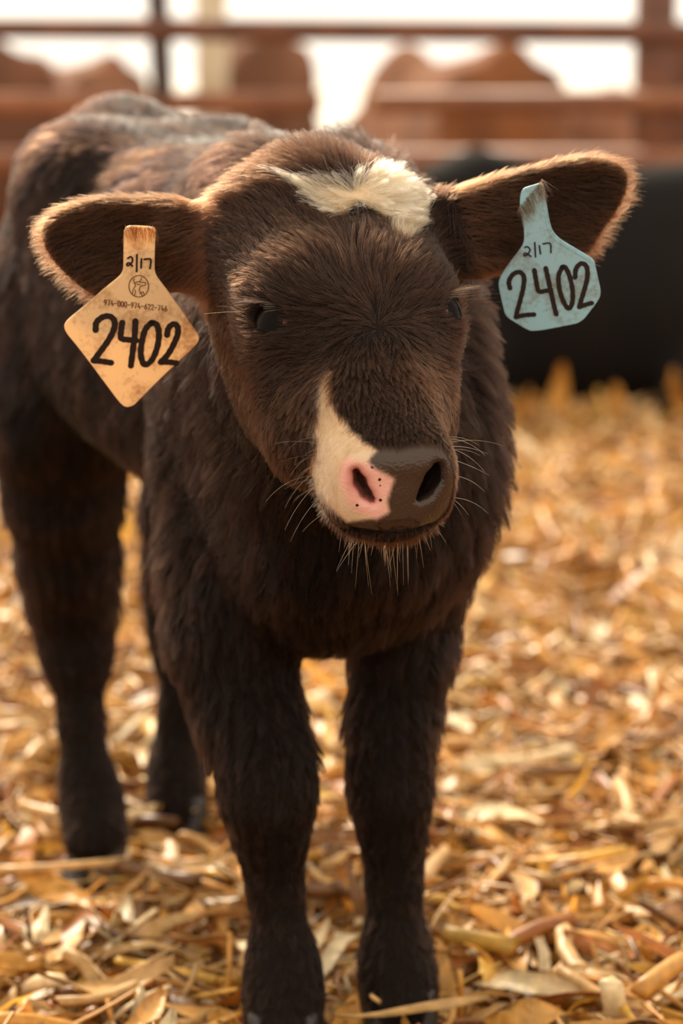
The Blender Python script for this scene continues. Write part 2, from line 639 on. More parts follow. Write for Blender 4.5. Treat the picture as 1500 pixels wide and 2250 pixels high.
def front_y(q):
    """Height on the muzzle seen along the nose-to-mouth slope."""
    return q[..., 1] * 0.766 - q[..., 2] * 0.643


WHITE_MUZZLE = [(q[0], front_y(np.array(q))) for q in _wm]
PINK_NOSE = [(q[0], front_y(np.array(q))) for q in _pn]
WHORL = np.array([0.0032, 0.0303])
TUFT = np.array([0.0165, -0.0930])


def wob(p, f=60.0, seed=0.0):
    """Cheap smooth vector noise."""
    r = np.zeros_like(p)
    for i, (a, b, c) in enumerate(((1.0, 1.7, -0.6), (-0.8, 1.1, 1.5), (1.4, -0.5, 1.2))):
        r[:, i] = (np.sin(f * (p[:, 0] * a + p[:, 1] * b + p[:, 2] * c) + 2.1 * i + seed)
                   + 0.6 * np.sin(f * 2.3 * (p[:, 0] * c - p[:, 1] * a + p[:, 2] * b) + 4.2 * i + seed))
    return r * 0.6


def head_masks(q, jitter=None):
    """Marking masks at head coordinates q: brow patch, muzzle blaze, pink skin, bare nose (all signed, inside negative)."""
    j = 0 if jitter is None else jitter
    front = q[:, 2] > -0.028
    brow = np.where((q[:, 2] > 0.0) & (np.abs(q[:, 0]) < 0.09), d_poly(q[:, 0], q[:, 1], WHITE_BROW), 1.0) + j
    fy = front_y(q)
    muz = np.where(front & (q[:, 1] > 0.03), d_poly(q[:, 0], fy, WHITE_MUZZLE), 1.0) + j
    pink = np.where(front & (q[:, 1] > 0.08), d_poly(q[:, 0], fy, PINK_NOSE), 1.0)
    pl = (q[:, 1] - 0.1315) * 0.88 + (q[:, 2] - 0.002) * 0.47
    bare = np.maximum(-(pl + 0.0080), -(q[:, 2] + 0.0195))
    return brow, muz, pink, bare


# ---------------------------------------------------------------- materials
def hair_mat(name, rough=0.32, coat=0.0):
    m = bpy.data.materials.new(name)
    m.use_nodes = True
    nt = m.node_tree
    nt.nodes.clear()
    out = nt.nodes.new('ShaderNodeOutputMaterial')
    h = nt.nodes.new('ShaderNodeBsdfHairPrincipled')
    h.model = 'CHIANG'
    h.parametrization = 'COLOR'
    at = nt.nodes.new('ShaderNodeAttribute')
    at.attribute_name = 'col'
    nt.links.new(at.outputs['Color'], h.inputs['Color'])
    h.inputs['Roughness'].default_value = rough
    h.inputs['Radial Roughness'].default_value = 0.45
    h.inputs['Coat'].default_value = coat
    h.inputs['IOR'].default_value = 1.29
    h.inputs['Random Roughness'].default_value = 0.2
    nt.links.new(h.outputs[0], out.inputs[0])
    return m


M_COAT = hair_mat('brown_fur', 0.42)
M_WHITE = hair_mat('white_fur', 0.4)
M_WHISK = hair_mat('whisker_hair', 0.3)

M_SKIN, nt, b, _o = new_mat('calf_skin')
at = nt.nodes.new('ShaderNodeAttribute')
at.attribute_name = 'col'
at2 = nt.nodes.new('ShaderNodeAttribute')
at2.attribute_name = 'wet'
sep = nt.nodes.new('ShaderNodeSeparateColor')
nt.links.new(at2.outputs['Color'], sep.inputs[0])
# dark specks in the pink skin
vo = nt.nodes.new('ShaderNodeTexVoronoi')
vo.inputs['Scale'].default_value = 230
tc = nt.nodes.new('ShaderNodeTexCoord')
nt.links.new(tc.outputs['Object'], vo.inputs['Vector'])
lt = nt.nodes.new('ShaderNodeMath')
lt.operation = 'LESS_THAN'
lt.inputs[1].default_value = 0.23
nt.links.new(vo.outputs['Distance'], lt.inputs[0])
sc_ = nt.nodes.new('ShaderNodeSeparateColor')
nt.links.new(vo.outputs['Color'], sc_.inputs[0])
gt = nt.nodes.new('ShaderNodeMath')
gt.operation = 'LESS_THAN'
nt.links.new(sc_.outputs[0], gt.inputs[0])
nt.links.new(sep.outputs[1], gt.inputs[1])
mu = nt.nodes.new('ShaderNodeMath')
mu.operation = 'MULTIPLY'
nt.links.new(lt.outputs[0], mu.inputs[0])
nt.links.new(gt.outputs[0], mu.inputs[1])
mx = nt.nodes.new('ShaderNodeMix')
mx.data_type = 'RGBA'
nt.links.new(mu.outputs[0], mx.inputs[0])
nt.links.new(at.outputs['Color'], mx.inputs[6])
mx.inputs[7].default_value = (0.02, 0.013, 0.01, 1)
nt.links.new(mx.outputs[2], b.inputs['Base Color'])
mr = nt.nodes.new('ShaderNodeMapRange')
mr.inputs[3].default_value = 0.75
mr.inputs[4].default_value = 0.20
nt.links.new(sep.outputs[0], mr.inputs[0])
nt.links.new(mr.outputs[0], b.inputs['Roughness'])
v2 = nt.nodes.new('ShaderNodeTexVoronoi')
v2.inputs['Scale'].default_value = 700
v2.feature = 'SMOOTH_F1'
nt.links.new(tc.outputs['Object'], v2.inputs['Vector'])
bp = nt.nodes.new('ShaderNodeBump')
bp.inputs['Distance'].default_value = 0.0006
nt.links.new(v2.outputs['Distance'], bp.inputs['Height'])
mu2 = nt.nodes.new('ShaderNodeMath')
mu2.operation = 'MULTIPLY'
mu2.inputs[1].default_value = 0.5
nt.links.new(sep.outputs[0], mu2.inputs[0])
nt.links.new(mu2.outputs[0], bp.inputs['Strength'])
nt.links.new(bp.outputs[0], b.inputs['Normal'])
mr2 = nt.nodes.new('ShaderNodeMapRange')
mr2.inputs[3].default_value = 0.05
mr2.inputs[4].default_value = 0.32
nt.links.new(sep.outputs[0], mr2.inputs[0])
nt.links.new(mr2.outputs[0], b.inputs['Specular IOR Level'])

M_EYE, nt, b, _o = new_mat('wet_dark_eye')
b.inputs['Base Color'].default_value = (0.006, 0.004, 0.003, 1)
b.inputs['Roughness'].default_value = 0.06
b.inputs['Specular IOR Level'].default_value = 0.07
b.inputs['IOR'].default_value = 1.33
M_LID, nt, b, _o = new_mat('pink_brown_membrane')
b.inputs['Base Color'].default_value = c4(lin(92, 48, 36))
b.inputs['Roughness'].default_value = 0.3
M_HOOF, nt, b, _o = new_mat('dark_hoof_horn')
b.inputs['Base Color'].default_value = (0.018, 0.013, 0.010, 1)
b.inputs['Roughness'].default_value = 0.5


# ---------------------------------------------------------------- hair generator
def sample_faces(V, tris, dens):
    a, b_, c = V[tris[:, 0]], V[tris[:, 1]], V[tris[:, 2]]
    ar = np.linalg.norm(np.cross(b_ - a, c - a), axis=1) / 2
    n = rng.poisson(ar * dens)
    f = np.repeat(np.arange(len(tris)), n)
    u, v = rng.random(len(f)), rng.random(len(f))
    fl = u + v > 1
    u[fl], v[fl] = 1 - u[fl], 1 - v[fl]
    return a[f] + u[:, None] * (b_ - a)[f] + v[:, None] * (c - a)[f], f


def clump_targets(p, size):
    """Index of the clump every root belongs to (warped cells) and the clump centres."""
    q = p + wob(p, 240.0) * size * 0.35
    cell = np.floor(q / size).astype(np.int64)
    key = cell[:, 0] * 73856093 ^ cell[:, 1] * 19349663 ^ cell[:, 2] * 83492791
    _, inv = np.unique(key, return_inverse=True)
    n = inv.max() + 1
    cnt = np.bincount(inv, minlength=n)
    cen = np.stack([np.bincount(inv, p[:, i], n) for i in range(3)], 1) / cnt[:, None]
    return inv, cen


def grow(name, roots, normals, flow, length, rad, cols, mat, parent, k=5, lift=0.55, clump=0.45, clump_size=0.006, rnd=0.18, curl=0.0,
         droop=0.0, tone=0.25):
    """Hair as real strands: roots leave along the skin normal and lie over along the flow."""
    n = len(roots)
    length = np.broadcast_to(length, (n,)).copy()
    lift = np.broadcast_to(lift, (n,))
    flow = flow - (flow * normals).sum(1, keepdims=True) * normals
    flow /= np.maximum(np.linalg.norm(flow, axis=1, keepdims=True), 1e-6)
    side = np.cross(normals, flow)
    ang = rng.normal(0, rnd, n)
    flow = flow * np.cos(ang)[:, None] + side * np.sin(ang)[:, None]
    length *= rng.uniform(0.7, 1.15, n)
    pts = np.empty((n, k, 3), np.float32)
    pts[:, 0] = roots - normals * 0.0003
    pos = pts[:, 0].astype(float)
    curlv = rng.normal(0, curl, n) if curl else None
    for j in range(1, k):
        s = (j - 0.5) / (k - 1)
        up = lift * (1.25 - 1.15 * s)
        d = normals * up[:, None] + flow * (1 - up * 0.5)[:, None]
        if curl:
            d = d + side * (curlv * (s - 0.3))[:, None]
        if droop:
            d = d + np.array([0, 0, -droop * s])
        d /= np.linalg.norm(d, axis=1, keepdims=True)
        pos = pos + d * (length / (k - 1))[:, None]
        pts[:, j] = pos
    if np.any(clump):
        inv, cen = clump_targets(roots, clump_size)
        m = len(cen)
        cnt = np.bincount(inv, minlength=m)
        cols = np.clip(cols * np.exp(rng.normal(0, tone, m))[inv][:, None], 0, 0.93)
        mean_tip = np.stack([np.bincount(inv, pts[:, -1, i] - roots[:, i], m) for i in range(3)], 1) / cnt[:, None]
        mean_tip *= (1 + rng.normal(0, 0.12, m))[:, None]
        mean_tip += rng.normal(0, 0.10, (m, 3)) * np.linalg.norm(mean_tip, axis=1, keepdims=True)
        tgt = cen[inv] + mean_tip[inv]
        w_ = clump * rng.uniform(0.5, 1.2, n)
        for j in range(1, k):
            s = j / (k - 1)
            lin_t = cen[inv] + (tgt - cen[inv]) * s
            f = np.clip(w_ * s ** 1.3, 0, 0.92)[:, None]
            pts[:, j] = pts[:, j] * (1 - f) + (lin_t + (pts[:, j] - roots - (pts[:, -1] - roots) * s)) * f
    cu = bpy.data.hair_curves.new(name)
    cu.add_curves([k] * n)
    cu.attributes['position'].data.foreach_set('vector', pts.ravel())
    ra = cu.attributes.get('radius') or cu.attributes.new('radius', 'FLOAT', 'POINT')
    prof = np.linspace(1, 0.18, k) ** 0.8
    rr = (np.broadcast_to(rad, (n,))[:, None] * prof[None]).astype(np.float32)
    ra.data.foreach_set('value', rr.ravel())
    ca = cu.attributes.new('col', 'FLOAT_COLOR', 'CURVE')
    cc = np.ones((n, 4), np.float32)
    cc[:, :3] = cols
    ca.data.foreach_set('color', cc.ravel())
    cu.materials.append(mat)
    o = bpy.data.objects.new(name, cu)
    COL.objects.link(o)
    o.parent = parent
    o['kind'] = 'stuff'
    return o


SC.cycles_curves.shape = 'RIBBONS'
SC.cycles_curves.subdivisions = 2

# ---------------------------------------------------------------- body mesh
calf = empty('calf', tuple(B_O))
tag(calf, 'dark brown calf with white forehead patch and ear tags standing in cornstalk bedding', 'calf')


def under(o):
    """Parent to the calf without moving."""
    o.parent = calf
    o.matrix_parent_inverse = Matrix.Translation(-Vector(tuple(B_O)))
    return o


CV, CF = surface_nets(d_calf, (-0.36, 1.30, -0.03), (0.24, 2.36, 0.74), 0.0034)
CV, CF = refine_front(CV, CF)
body = under(mesh_obj('body', CV, CF, M_SKIN))
q = to_head(CV)
brow, muz, pink, bare = head_masks(q)
dark = np.array([0.010, 0.006, 0.004])
cols = np.tile(dark, (len(CV), 1))
ss = lambda x, w_: np.clip(0.5 - x / w_, 0, 1)[:, None]
cream = np.array([0.55, 0.40, 0.26])
cols = cols + (cream - cols) * ss(brow + 0.003, 0.004)
cols = cols + (np.array([0.62, 0.45, 0.29]) - cols) * ss(muz, 0.0022)
nose_dark = np.array([0.050, 0.029, 0.019])
bw = ss(bare, 0.003)
cols = cols + (nose_dark - cols) * bw * (1 - ss(muz, 0.0022))
pw = ss(pink, 0.0035)
cols = cols + (np.array([0.72, 0.38, 0.30]) - cols) * pw
# deeper pink inside the nostril, black inside the other
for sd, cc in ((-1, np.array([0.42, 0.12, 0.10])), (1, np.array([0.010, 0.007, 0.006]))):
    r = q - NOSTRIL[sd]
    x = r[:, 0] * sd - 0.25 * r[:, 1]
    v_ = r[:, 2] * 0.88 - r[:, 1] * 0.47
    pl = (q[:, 1] - 0.1315) * 0.88 + (q[:, 2] - 0.002) * 0.47
    dn = d_chain(np.stack([x, v_, 0 * x], 1), [np.array(t) for t in ((0.0045, 0.0085, 0), (0.0010, 0.0020, 0), (-0.0085, -0.0095, 0))], [0.0045, 0.0055, 0.003], 0.004)
    wgt = ss(dn - 0.001, 0.004) * ss(pl + 0.0035, 0.006) * (q[:, 1] > 0.09)[:, None]
    cols = cols + (cc - cols) * wgt
color_attr(body, cols)
wet = np.zeros((len(CV), 3))
wet[:, 0] = np.clip(bw[:, 0] * 1.0, 0, 1) * (1 - 0.25 * pw[:, 0])
wet[:, 1] = pw[:, 0] * np.clip(0.15 + 40 * np.clip(q[:, 0] + 0.022, 0, 1), 0, 0.75) * 0.9
color_attr(body, wet, 'wet')

# ---------------------------------------------------------------- where hair grows
T_ = []
for f in CF:
    T_.append((f[0], f[1], f[2]))
    if len(f) == 4:
        T_.append((f[0], f[2], f[3]))
TR = np.array(T_)
FC = CV[TR].mean(1)
q = to_head(FC)
e_l, e_r = ear_local(FC, -1), ear_local(FC, 1)
dh = d_head(FC)
de = np.minimum(np.where(e_l[:, 0] > 0.0, d_ear(FC, -1), 1), np.where(e_r[:, 0] > 0.0, d_ear(FC, 1), 1))
in_box = (q[:, 1] > -0.2) & (q[:, 1] < 0.16)
reg_ear = (de < 0.010) & (np.abs(q[:, 0]) > 0.058)
reg_head = (dh < 0.014) & in_box & ~reg_ear & (q[:, 2] > -0.115)
_, _, _, bare_f = head_masks(q)
no_hair = reg_head & (bare_f < 0.0005) & (q[:, 1] > 0.085)
for sd in (-1, 1):
    o_, w_, h_ = eye_axes(sd)
    r = q - EYE[sd]
    no_hair |= (((r @ w_) / 0.0140) ** 2 + ((r @ h_) / 0.0092) ** 2 < 1.0) & (r @ o_ > 0)
    rn = q - NOSTRIL[sd]
    no_hair |= (np.linalg.norm(rn, axis=1) < 0.016) & (bare_f < 0.004)
HD = float(globals().get('HAIR_SCALE', 1.0))
dens = np.full(len(TR), 0.24e6)
zf = FC[:, 2]
tb = to_body(FC)
dens[tb[:, 0] > 0.10] = 0.26e6
dens[reg_head] = 0.9e6
dens[reg_head & (q[:, 2] < -0.06)] = 0.55e6
dens[reg_ear] = 0.85e6
dens[reg_ear & (np.abs(q[:, 0]) < 0.08)] = 0.9e6
dens[reg_head & (q[:, 1] > 0.05) & (q[:, 2] > -0.03)] = 1.9e6
bf_, _, _, _ = head_masks(q)
dens[reg_head & (bf_ < 0)] = 1.9e6
dens[no_hair] = 0
dens *= HD

RT, fi = sample_faces(CV, TR, dens)
NR = grad(d_calf, RT, 0.0018)
rh, re = reg_head[fi], reg_ear[fi]
q = to_head(RT)
n_h = len(RT)

flow = np.zeros((n_h, 3))
leng = np.full(n_h, 0.016)
lift = np.full(n_h, 0.42)
rad = np.full(n_h, 0.00017)
base = np.tile(np.array([0.0062, 0.0026, 0.0013]), (n_h, 1))

# body: backwards and down, straight down on the legs and brisket
tb = to_body(RT)
leg_w = np.clip((0.40 - RT[:, 2]) / 0.10, 0, 1)
front_w = np.clip((-NR[:, 1] - 0.3) / 0.5, 0, 1)
bk = 0.9 * (1 - leg_w) * (1 - 0.8 * front_w)
flow[:] = B_DIR * bk[:, None] + np.array([0, 0, -0.75]) + wob(RT, 45.0) * 0.22
leng[:] = 0.027 - 0.009 * leg_w
leng += 0.006 * front_w * (1 - leg_w)
leng[RT[:, 2] < 0.22] = 0.0095
lift[RT[:, 2] < 0.22] = 0.30
back = np.clip((tb[:, 0] - 0.02) / 0.08, 0, 1) * (1 - leg_w)
rad += 0.00005 * back
leng -= 0.007 * back
lift -= 0.10 * back
crease_shade = np.sin((tb[:, 0] * 1.0 + RT[:, 2] * 0.9) * 95 + 2.2 * np.sin(tb[:, 1] * 30) + wob(RT, 18.0)[:, 0] * 1.6)
base *= (1 - back * 0.55 * np.clip(crease_shade, 0, 1))[:, None]  # wavy dark stripes: shade between folds of the coat, put into hair colour

# head
hq = q[rh]
dw = hq[:, :2] - WHORL
rw = np.linalg.norm(dw, axis=1)
dwn = dw / np.maximum(rw, 1e-4)[:, None]
sw = 0.55 * np.exp(-(rw / 0.03) ** 2) * np.sign(dw[:, 0] + 1e-9) + 0.30 * wob(RT[rh], 55.0)[:, 1]
dwn = np.stack([dwn[:, 0] * np.cos(sw) - dwn[:, 1] * np.sin(sw), dwn[:, 0] * np.sin(sw) + dwn[:, 1] * np.cos(sw)], 1)
dt = hq[:, :2] - TUFT
rt = np.linalg.norm(dt, axis=1)
dtn = dt / np.maximum(rt, 1e-4)[:, None]
wt = np.exp(-(rt / 0.040) ** 2) + np.clip((-hq[:, 1] - 0.095) / 0.02, 0, 1)
wt = np.clip(wt, 0, 1)[:, None]
f2 = dwn * (1 - wt) + dtn * wt
side_w = np.clip((0.02 - hq[:, 2]) / 0.05, 0, 1)[:, None]      # cheeks: towards the jaw and back
f3 = np.concatenate([f2, np.zeros((len(f2), 1))], 1) * (1 - side_w) + np.array([0, -0.25, -0.85]) * side_w
f3[:, 1] += side_w[:, 0] * 0.35
flow[rh] = f3 @ HM + wob(RT[rh], 80.0) * 0.26
ln = np.full(len(hq), 0.0105) - 0.003 * side_w[:, 0]
ln += 0.009 * np.exp(-((hq[:, 1] + 0.025) / 0.035) ** 2) * np.exp(-(hq[:, 0] / 0.030) ** 2)
ln -= 0.004 * np.exp(-(rw / 0.010) ** 2)
ln += 0.006 * np.clip((-hq[:, 1] - 0.085) / 0.03, 0, 1)
ln = np.where(hq[:, 1] > 0.045, 0.0105 - 0.0052 * np.clip((hq[:, 1] - 0.045) / 0.05, 0, 1), ln)
ln = np.where((hq[:, 1] > 0.06) & (hq[:, 2] < -0.024), 0.008, ln)
leng[rh] = ln
lift[rh] = 0.40 + 0.25 * np.clip((-hq[:, 1] - 0.10) / 0.03, 0, 1) + 0.04 * np.clip((hq[:, 1] - 0.05) / 0.04, 0, 1)
rad[rh] = 0.000105
rad[rh & (q[:, 1] > 0.075)] = 0.000075
base[rh] = np.array([0.0165, 0.0067, 0.0033])
bridge = rh & (q[:, 1] > 0.04) & (q[:, 2] > 0.0)
base[bridge] = np.array([0.038, 0.0155, 0.0074])

# ears
for sd in (-1, 1):
    o_, e_, v_, nn, pl = EAR[sd]
    lo = ear_local(RT, sd)
    m = re & (lo[:, 0] > -0.02)
    x, y, z = lo[m, 0], lo[m, 1], lo[m, 2]
    inner = z > ear_bowl(x, y)
    yy = np.clip(y / 0.035, -1, 1)
    f = e_ * 0.95 + np.where(inner, -0.35 + 0.45 * yy, 0.6 * yy)[:, None] * v_
    flow[m] = f + wob(RT[m], 90.0) * 0.22
    edge = np.clip(1 + d_poly(x, y, pl) / 0.012, 0, 1)
    leng[m] = np.where(inner, 0.012, 0.008) + 0.002 * edge
    lift[m] = np.where(inner, 0.36, 0.34) + 0.10 * edge
    rad[m] = 0.000085
    base[m] = np.where(inner[:, None], np.array([0.056, 0.018, 0.007]), np.array([0.024, 0.010, 0.0050]))

brow, muz, pink, bare = head_masks(q, rng.normal(0, 0.0011, n_h))
is_brow = rh & (brow < 0)
is_muz = rh & (muz < 0)
leng[is_brow] = np.maximum(leng[is_brow] + 0.005, 0.018)
lift[is_brow] = 0.50
var = np.exp(rng.normal(0, 0.40, n_h))[:, None]
lowf = 1 + 0.25 * wob(RT, 35.0)[:, :1]
coatc = np.clip(base * var * lowf, 0.0015, 0.5)
pale = np.array([0.34, 0.245, 0.15]) * np.exp(rng.normal(0, 0.10, n_h))[:, None]
pale = np.clip(pale, 0, 0.93)

dk = ~(is_brow | is_muz)
hm, bm_, em_ = dk & rh, dk & ~(rh | re), dk & re & ~rh
print('hair strands', n_h, 'head', int(hm.sum()), 'body', int(bm_.sum()))
under(grow('head_coat', RT[hm], NR[hm], flow[hm], leng[hm], rad[hm], coatc[hm], M_COAT, calf, 6, lift[hm], 0.85, 0.0030, 0.16))
under(grow('body_coat', RT[bm_], NR[bm_], flow[bm_], leng[bm_], rad[bm_], coatc[bm_], M_COAT, calf, 6, lift[bm_], (0.92 - 0.35 * back)[bm_], 0.0125, 0.20, 0.0, 0.0, 0.42))
under(grow('ear_fur', RT[em_], NR[em_], flow[em_], leng[em_], rad[em_], coatc[em_], M_COAT, calf, 5, lift[em_], 0.55, 0.0022, 0.22))
o = under(grow('forehead_patch', RT[is_brow], NR[is_brow], flow[is_brow], leng[is_brow], rad[is_brow] * 1.05, pale[is_brow], M_WHITE, calf, 7,
               lift[is_brow], 0.85, 0.0042, 0.20, 0.9))
o['label'] = 'cream white tufted fur patch on the forehead'
o = under(grow('muzzle_blaze', RT[is_muz], NR[is_muz], flow[is_muz], leng[is_muz], rad[is_muz], pale[is_muz], M_WHITE, calf, 5,
               lift[is_muz], 0.75, 0.0024, 0.20))
o['label'] = 'cream white fur streak running down to the nose'
for o in calf.children:
    if o.name == 'ear_fur':
        o['label'] = 'reddish brown fur of the ears'

# ---------------------------------------------------------------- eyes
def sphere_bm(r, u=32, v=20):
    b_ = bmesh.new()
    bmesh.ops.create_uvsphere(b_, u_segments=u, v_segments=v, radius=r)
    return b_


def bm_obj(name, b_, mat, parent=None, smooth=True):
    me = bpy.data.meshes.new(name)
    b_.to_mesh(me)
    b_.free()
    me.polygons.foreach_set('use_smooth', np.full(len(me.polygons), smooth))
    me.materials.append(mat)
    o = bpy.data.objects.new(name, me)
    COL.objects.link(o)
    if parent:
        o.parent = parent
    return o


def strand_set(name, starts, dirs, lens, rad, cols, mat, bend, k=7):
    """Single stout hairs: whiskers and lashes."""
    n = len(starts)
    pts = np.empty((n, k, 3))
    pos = np.array(starts, float)
    d = np.array(dirs, float)
    d /= np.linalg.norm(d, axis=1, keepdims=True)
    bend = np.asarray(bend, float)
    pts[:, 0] = pos
    for j in range(1, k):
        d = d + bend / (k - 1)
        d /= np.linalg.norm(d, axis=1, keepdims=True)
        pos = pos + d * (np.asarray(lens) / (k - 1))[:, None]
        pts[:, j] = pos
    cu = bpy.data.hair_curves.new(name)
    cu.add_curves([k] * n)
    cu.attributes['position'].data.foreach_set('vector', pts.astype(np.float32).ravel())
    ra = cu.attributes.get('radius') or cu.attributes.new('radius', 'FLOAT', 'POINT')
    ra.data.foreach_set('value', (np.broadcast_to(rad, (n,))[:, None] * np.linspace(1, 0.25, k)[None]).astype(np.float32).ravel())
    ca = cu.attributes.new('col', 'FLOAT_COLOR', 'CURVE')
    cc = np.ones((n, 4), np.float32)
    cc[:, :3] = cols
    ca.data.foreach_set('color', cc.ravel())
    cu.materials.append(mat)
    o = bpy.data.objects.new(name, cu)
    COL.objects.link(o)
    o['kind'] = 'stuff'
    return under(o)


def skin_at(qs):
    """Head coordinates pulled onto the skin along the local gradient."""
    p = from_head(np.asarray(qs, float))
    for _ in range(12):
        p = p - d_calf(p)[:, None] * grad(d_calf, p) * 0.8
    return p, grad(d_calf, p)


for sd in (-1, 1):
    eye = under(bm_obj('eye', sphere_bm(EYE_R), M_EYE))
    eye.location = Vector(tuple(from_head(EYE[sd] + 0.0060 * eye_axes(sd)[0])))
    eye['label'] = 'glossy dark brown eye'
    o_, w_, h_ = eye_axes(sd)
    cr = bm_obj('tear_corner', sphere_bm(0.0017, 14, 10), M_LID, eye)
    cr.location = Vector(tuple((o_ * 0.0140 + w_ * 0.0118) @ HM))
    cr['label'] = 'pink inner corner of the eye'
    # lashes along the upper lid
    up = h_ if (h_ @ np.array([0, -0.77, 0.64])) > 0 else -h_
    na = 46
    t_ = np.linspace(-1.05, 0.75, na) + rng.normal(0, 0.03, na)
    st = EYE[sd] + np.outer(t_ * 0.0128, w_) + np.outer(0.0086 * np.sqrt(np.clip(1 - (t_ * 0.85) ** 2, 0.05, 1)), up) + o_ * 0.0215
    di = np.outer(np.ones(na), o_ * 0.75 + up * 0.15) - np.outer(t_ * -0.45, w_) + rng.normal(0, 0.10, (na, 3)) + np.array([sd * 0.55, 0.0, 0])
    strand_set('eyelashes', from_head(st), di @ HM, rng.uniform(0.014, 0.023, na), 0.00013,
               np.array([0.05, 0.03, 0.02]) if sd > 0 else np.tile([0.03, 0.018, 0.012], (na, 1)), M_WHISK,
               np.tile((-up * 0.5) @ HM, (na, 1)))

# long hairs over the eyes
qs, ds, ls = [], [], []
for sd in (-1, 1):
    for i in range(5):
        qs.append(EYE[sd] + np.array([sd * rng.uniform(-0.004, 0.010), rng.uniform(-0.022, -0.012), rng.uniform(0.002, 0.010)]))
        ds.append([sd * 1.0, rng.uniform(-0.15, 0.35), rng.uniform(0.2, 0.7)])
        ls.append(rng.uniform(0.030, 0.050))
p_, n_ = skin_at(qs)
strand_set('brow_hairs', p_, np.array(ds) @ HM, ls, 0.00013, np.array([0.07, 0.035, 0.016]), M_WHISK, np.tile((0, 0, -0.25), (len(ls), 1)))

# whiskers beside the muzzle and under the lip
qs, ds, ls, bd = [], [], [], []
for sd in (-1, 1):
    for i in range(18 if sd < 0 else 11):
        qs.append([sd * 0.036, rng.uniform(0.080, 0.122), rng.uniform(-0.022, 0.016)])
        ds.append([sd * 1.0, rng.uniform(-0.7, 0.4), rng.uniform(-0.8, 0.7)])
        ls.append(rng.uniform(0.016, 0.036))
        bd.append([sd * 0.1, rng.uniform(0.2, 1.1), rng.uniform(-0.9, 0.1)])
p_, n_ = skin_at(qs)
strand_set('whiskers', p_, (np.array(ds) @ HM) * 0.8 + n_ * 0.5, ls, 0.00012, np.array([0.62, 0.40, 0.20]), M_WHISK, np.array(bd) @ HM)
qs, ds, ls, bd = [], [], [], []
for i in range(52):
    l_ = rng.uniform(-0.030, 0.032)
    qs.append([l_, rng.uniform(0.108, 0.130), -0.036])
    ds.append([l_ * 14 + rng.normal(0, 0.32), 0.75 + rng.normal(0, 0.25), -0.75])
    ls.append(rng.uniform(0.006, 0.016) if i > 9 else rng.uniform(0.018, 0.032))
    bd.append([0, 0.1, -0.3])
for i in range(9):
    l_ = rng.uniform(-0.010, 0.016)
    qs.append([l_, rng.uniform(0.112, 0.126), -0.036])
    ds.append([(0.004 - l_) * 22 + rng.normal(0, 0.08), 0.62, -0.95])
    ls.append(rng.uniform(0.026, 0.037))
    bd.append([0, 0.25, -0.1])
p_, n_ = skin_at(qs)
strand_set('chin_hairs', p_, (np.array(ds) @ HM) + n_ * 0.3, ls, 0.00013, np.array([0.60, 0.38, 0.19]), M_WHISK, np.array(bd) @ HM)


# ---------------------------------------------------------------- hooves
def d_hoof(p):
    """Two claws side by side, toe towards -y, sole on z = 0."""
    d = None
    for sd in (-1, 1):
        c = np.stack([p[:, 0] - sd * 0.0125, p[:, 1], p[:, 2]], 1)
        e = d_cone(c, np.array([0, -0.010, 0.004]), np.array([0, 0.004, 0.040]), 0.0155, 0.0135)
        e = smin(e, d_cone(c, np.array([0, -0.022, 0.003]), np.array([0, 0.012, 0.010]), 0.010, 0.013), 0.01)
        e = smax(e, -(sd * p[:, 0] - 0.0012), 0.003)
        d = e if d is None else np.minimum(d, e)
    return smax(smax(d, -p[:, 2], 0.002), p[:, 2] - 0.046, 0.004)


HV, HF = surface_nets(d_hoof, (-0.045, -0.05, -0.008), (0.045, 0.05, 0.06), 0.0025, 4, 3.0)
for name_, rz in (('fore_right', 0.05), ('fore_left', 0.0), ('hind_right', -0.25), ('hind_left', -0.2)):
    foot = LEGS[name_][0][-1]
    hf = under(mesh_obj('hoof', HV, HF, M_HOOF))
    hf.location = (foot[0], foot[1] - 0.004, -0.012)
    hf.rotation_euler = (0, 0, rz)
    hf['label'] = 'dark cloven hoof'
# ================================================================== ear tags
def catmull(pts, n=8):
    p = np.asarray(pts, float)
    if len(p) < 3:
        return p
    q = np.concatenate([[2 * p[0] - p[1]], p, [2 * p[-1] - p[-2]]])
    out = []
    for i in range(len(p) - 1):
        for t in np.linspace(0, 1, n, endpoint=False):
            a, b_, c, d = q[i:i + 4]
            out.append(0.5 * (2 * b_ + (c - a) * t + (2 * a - 5 * b_ + 4 * c - d) * t * t + (3 * b_ - a - 3 * c + d) * t ** 3))
    out.append(p[-1])
    return np.array(out)


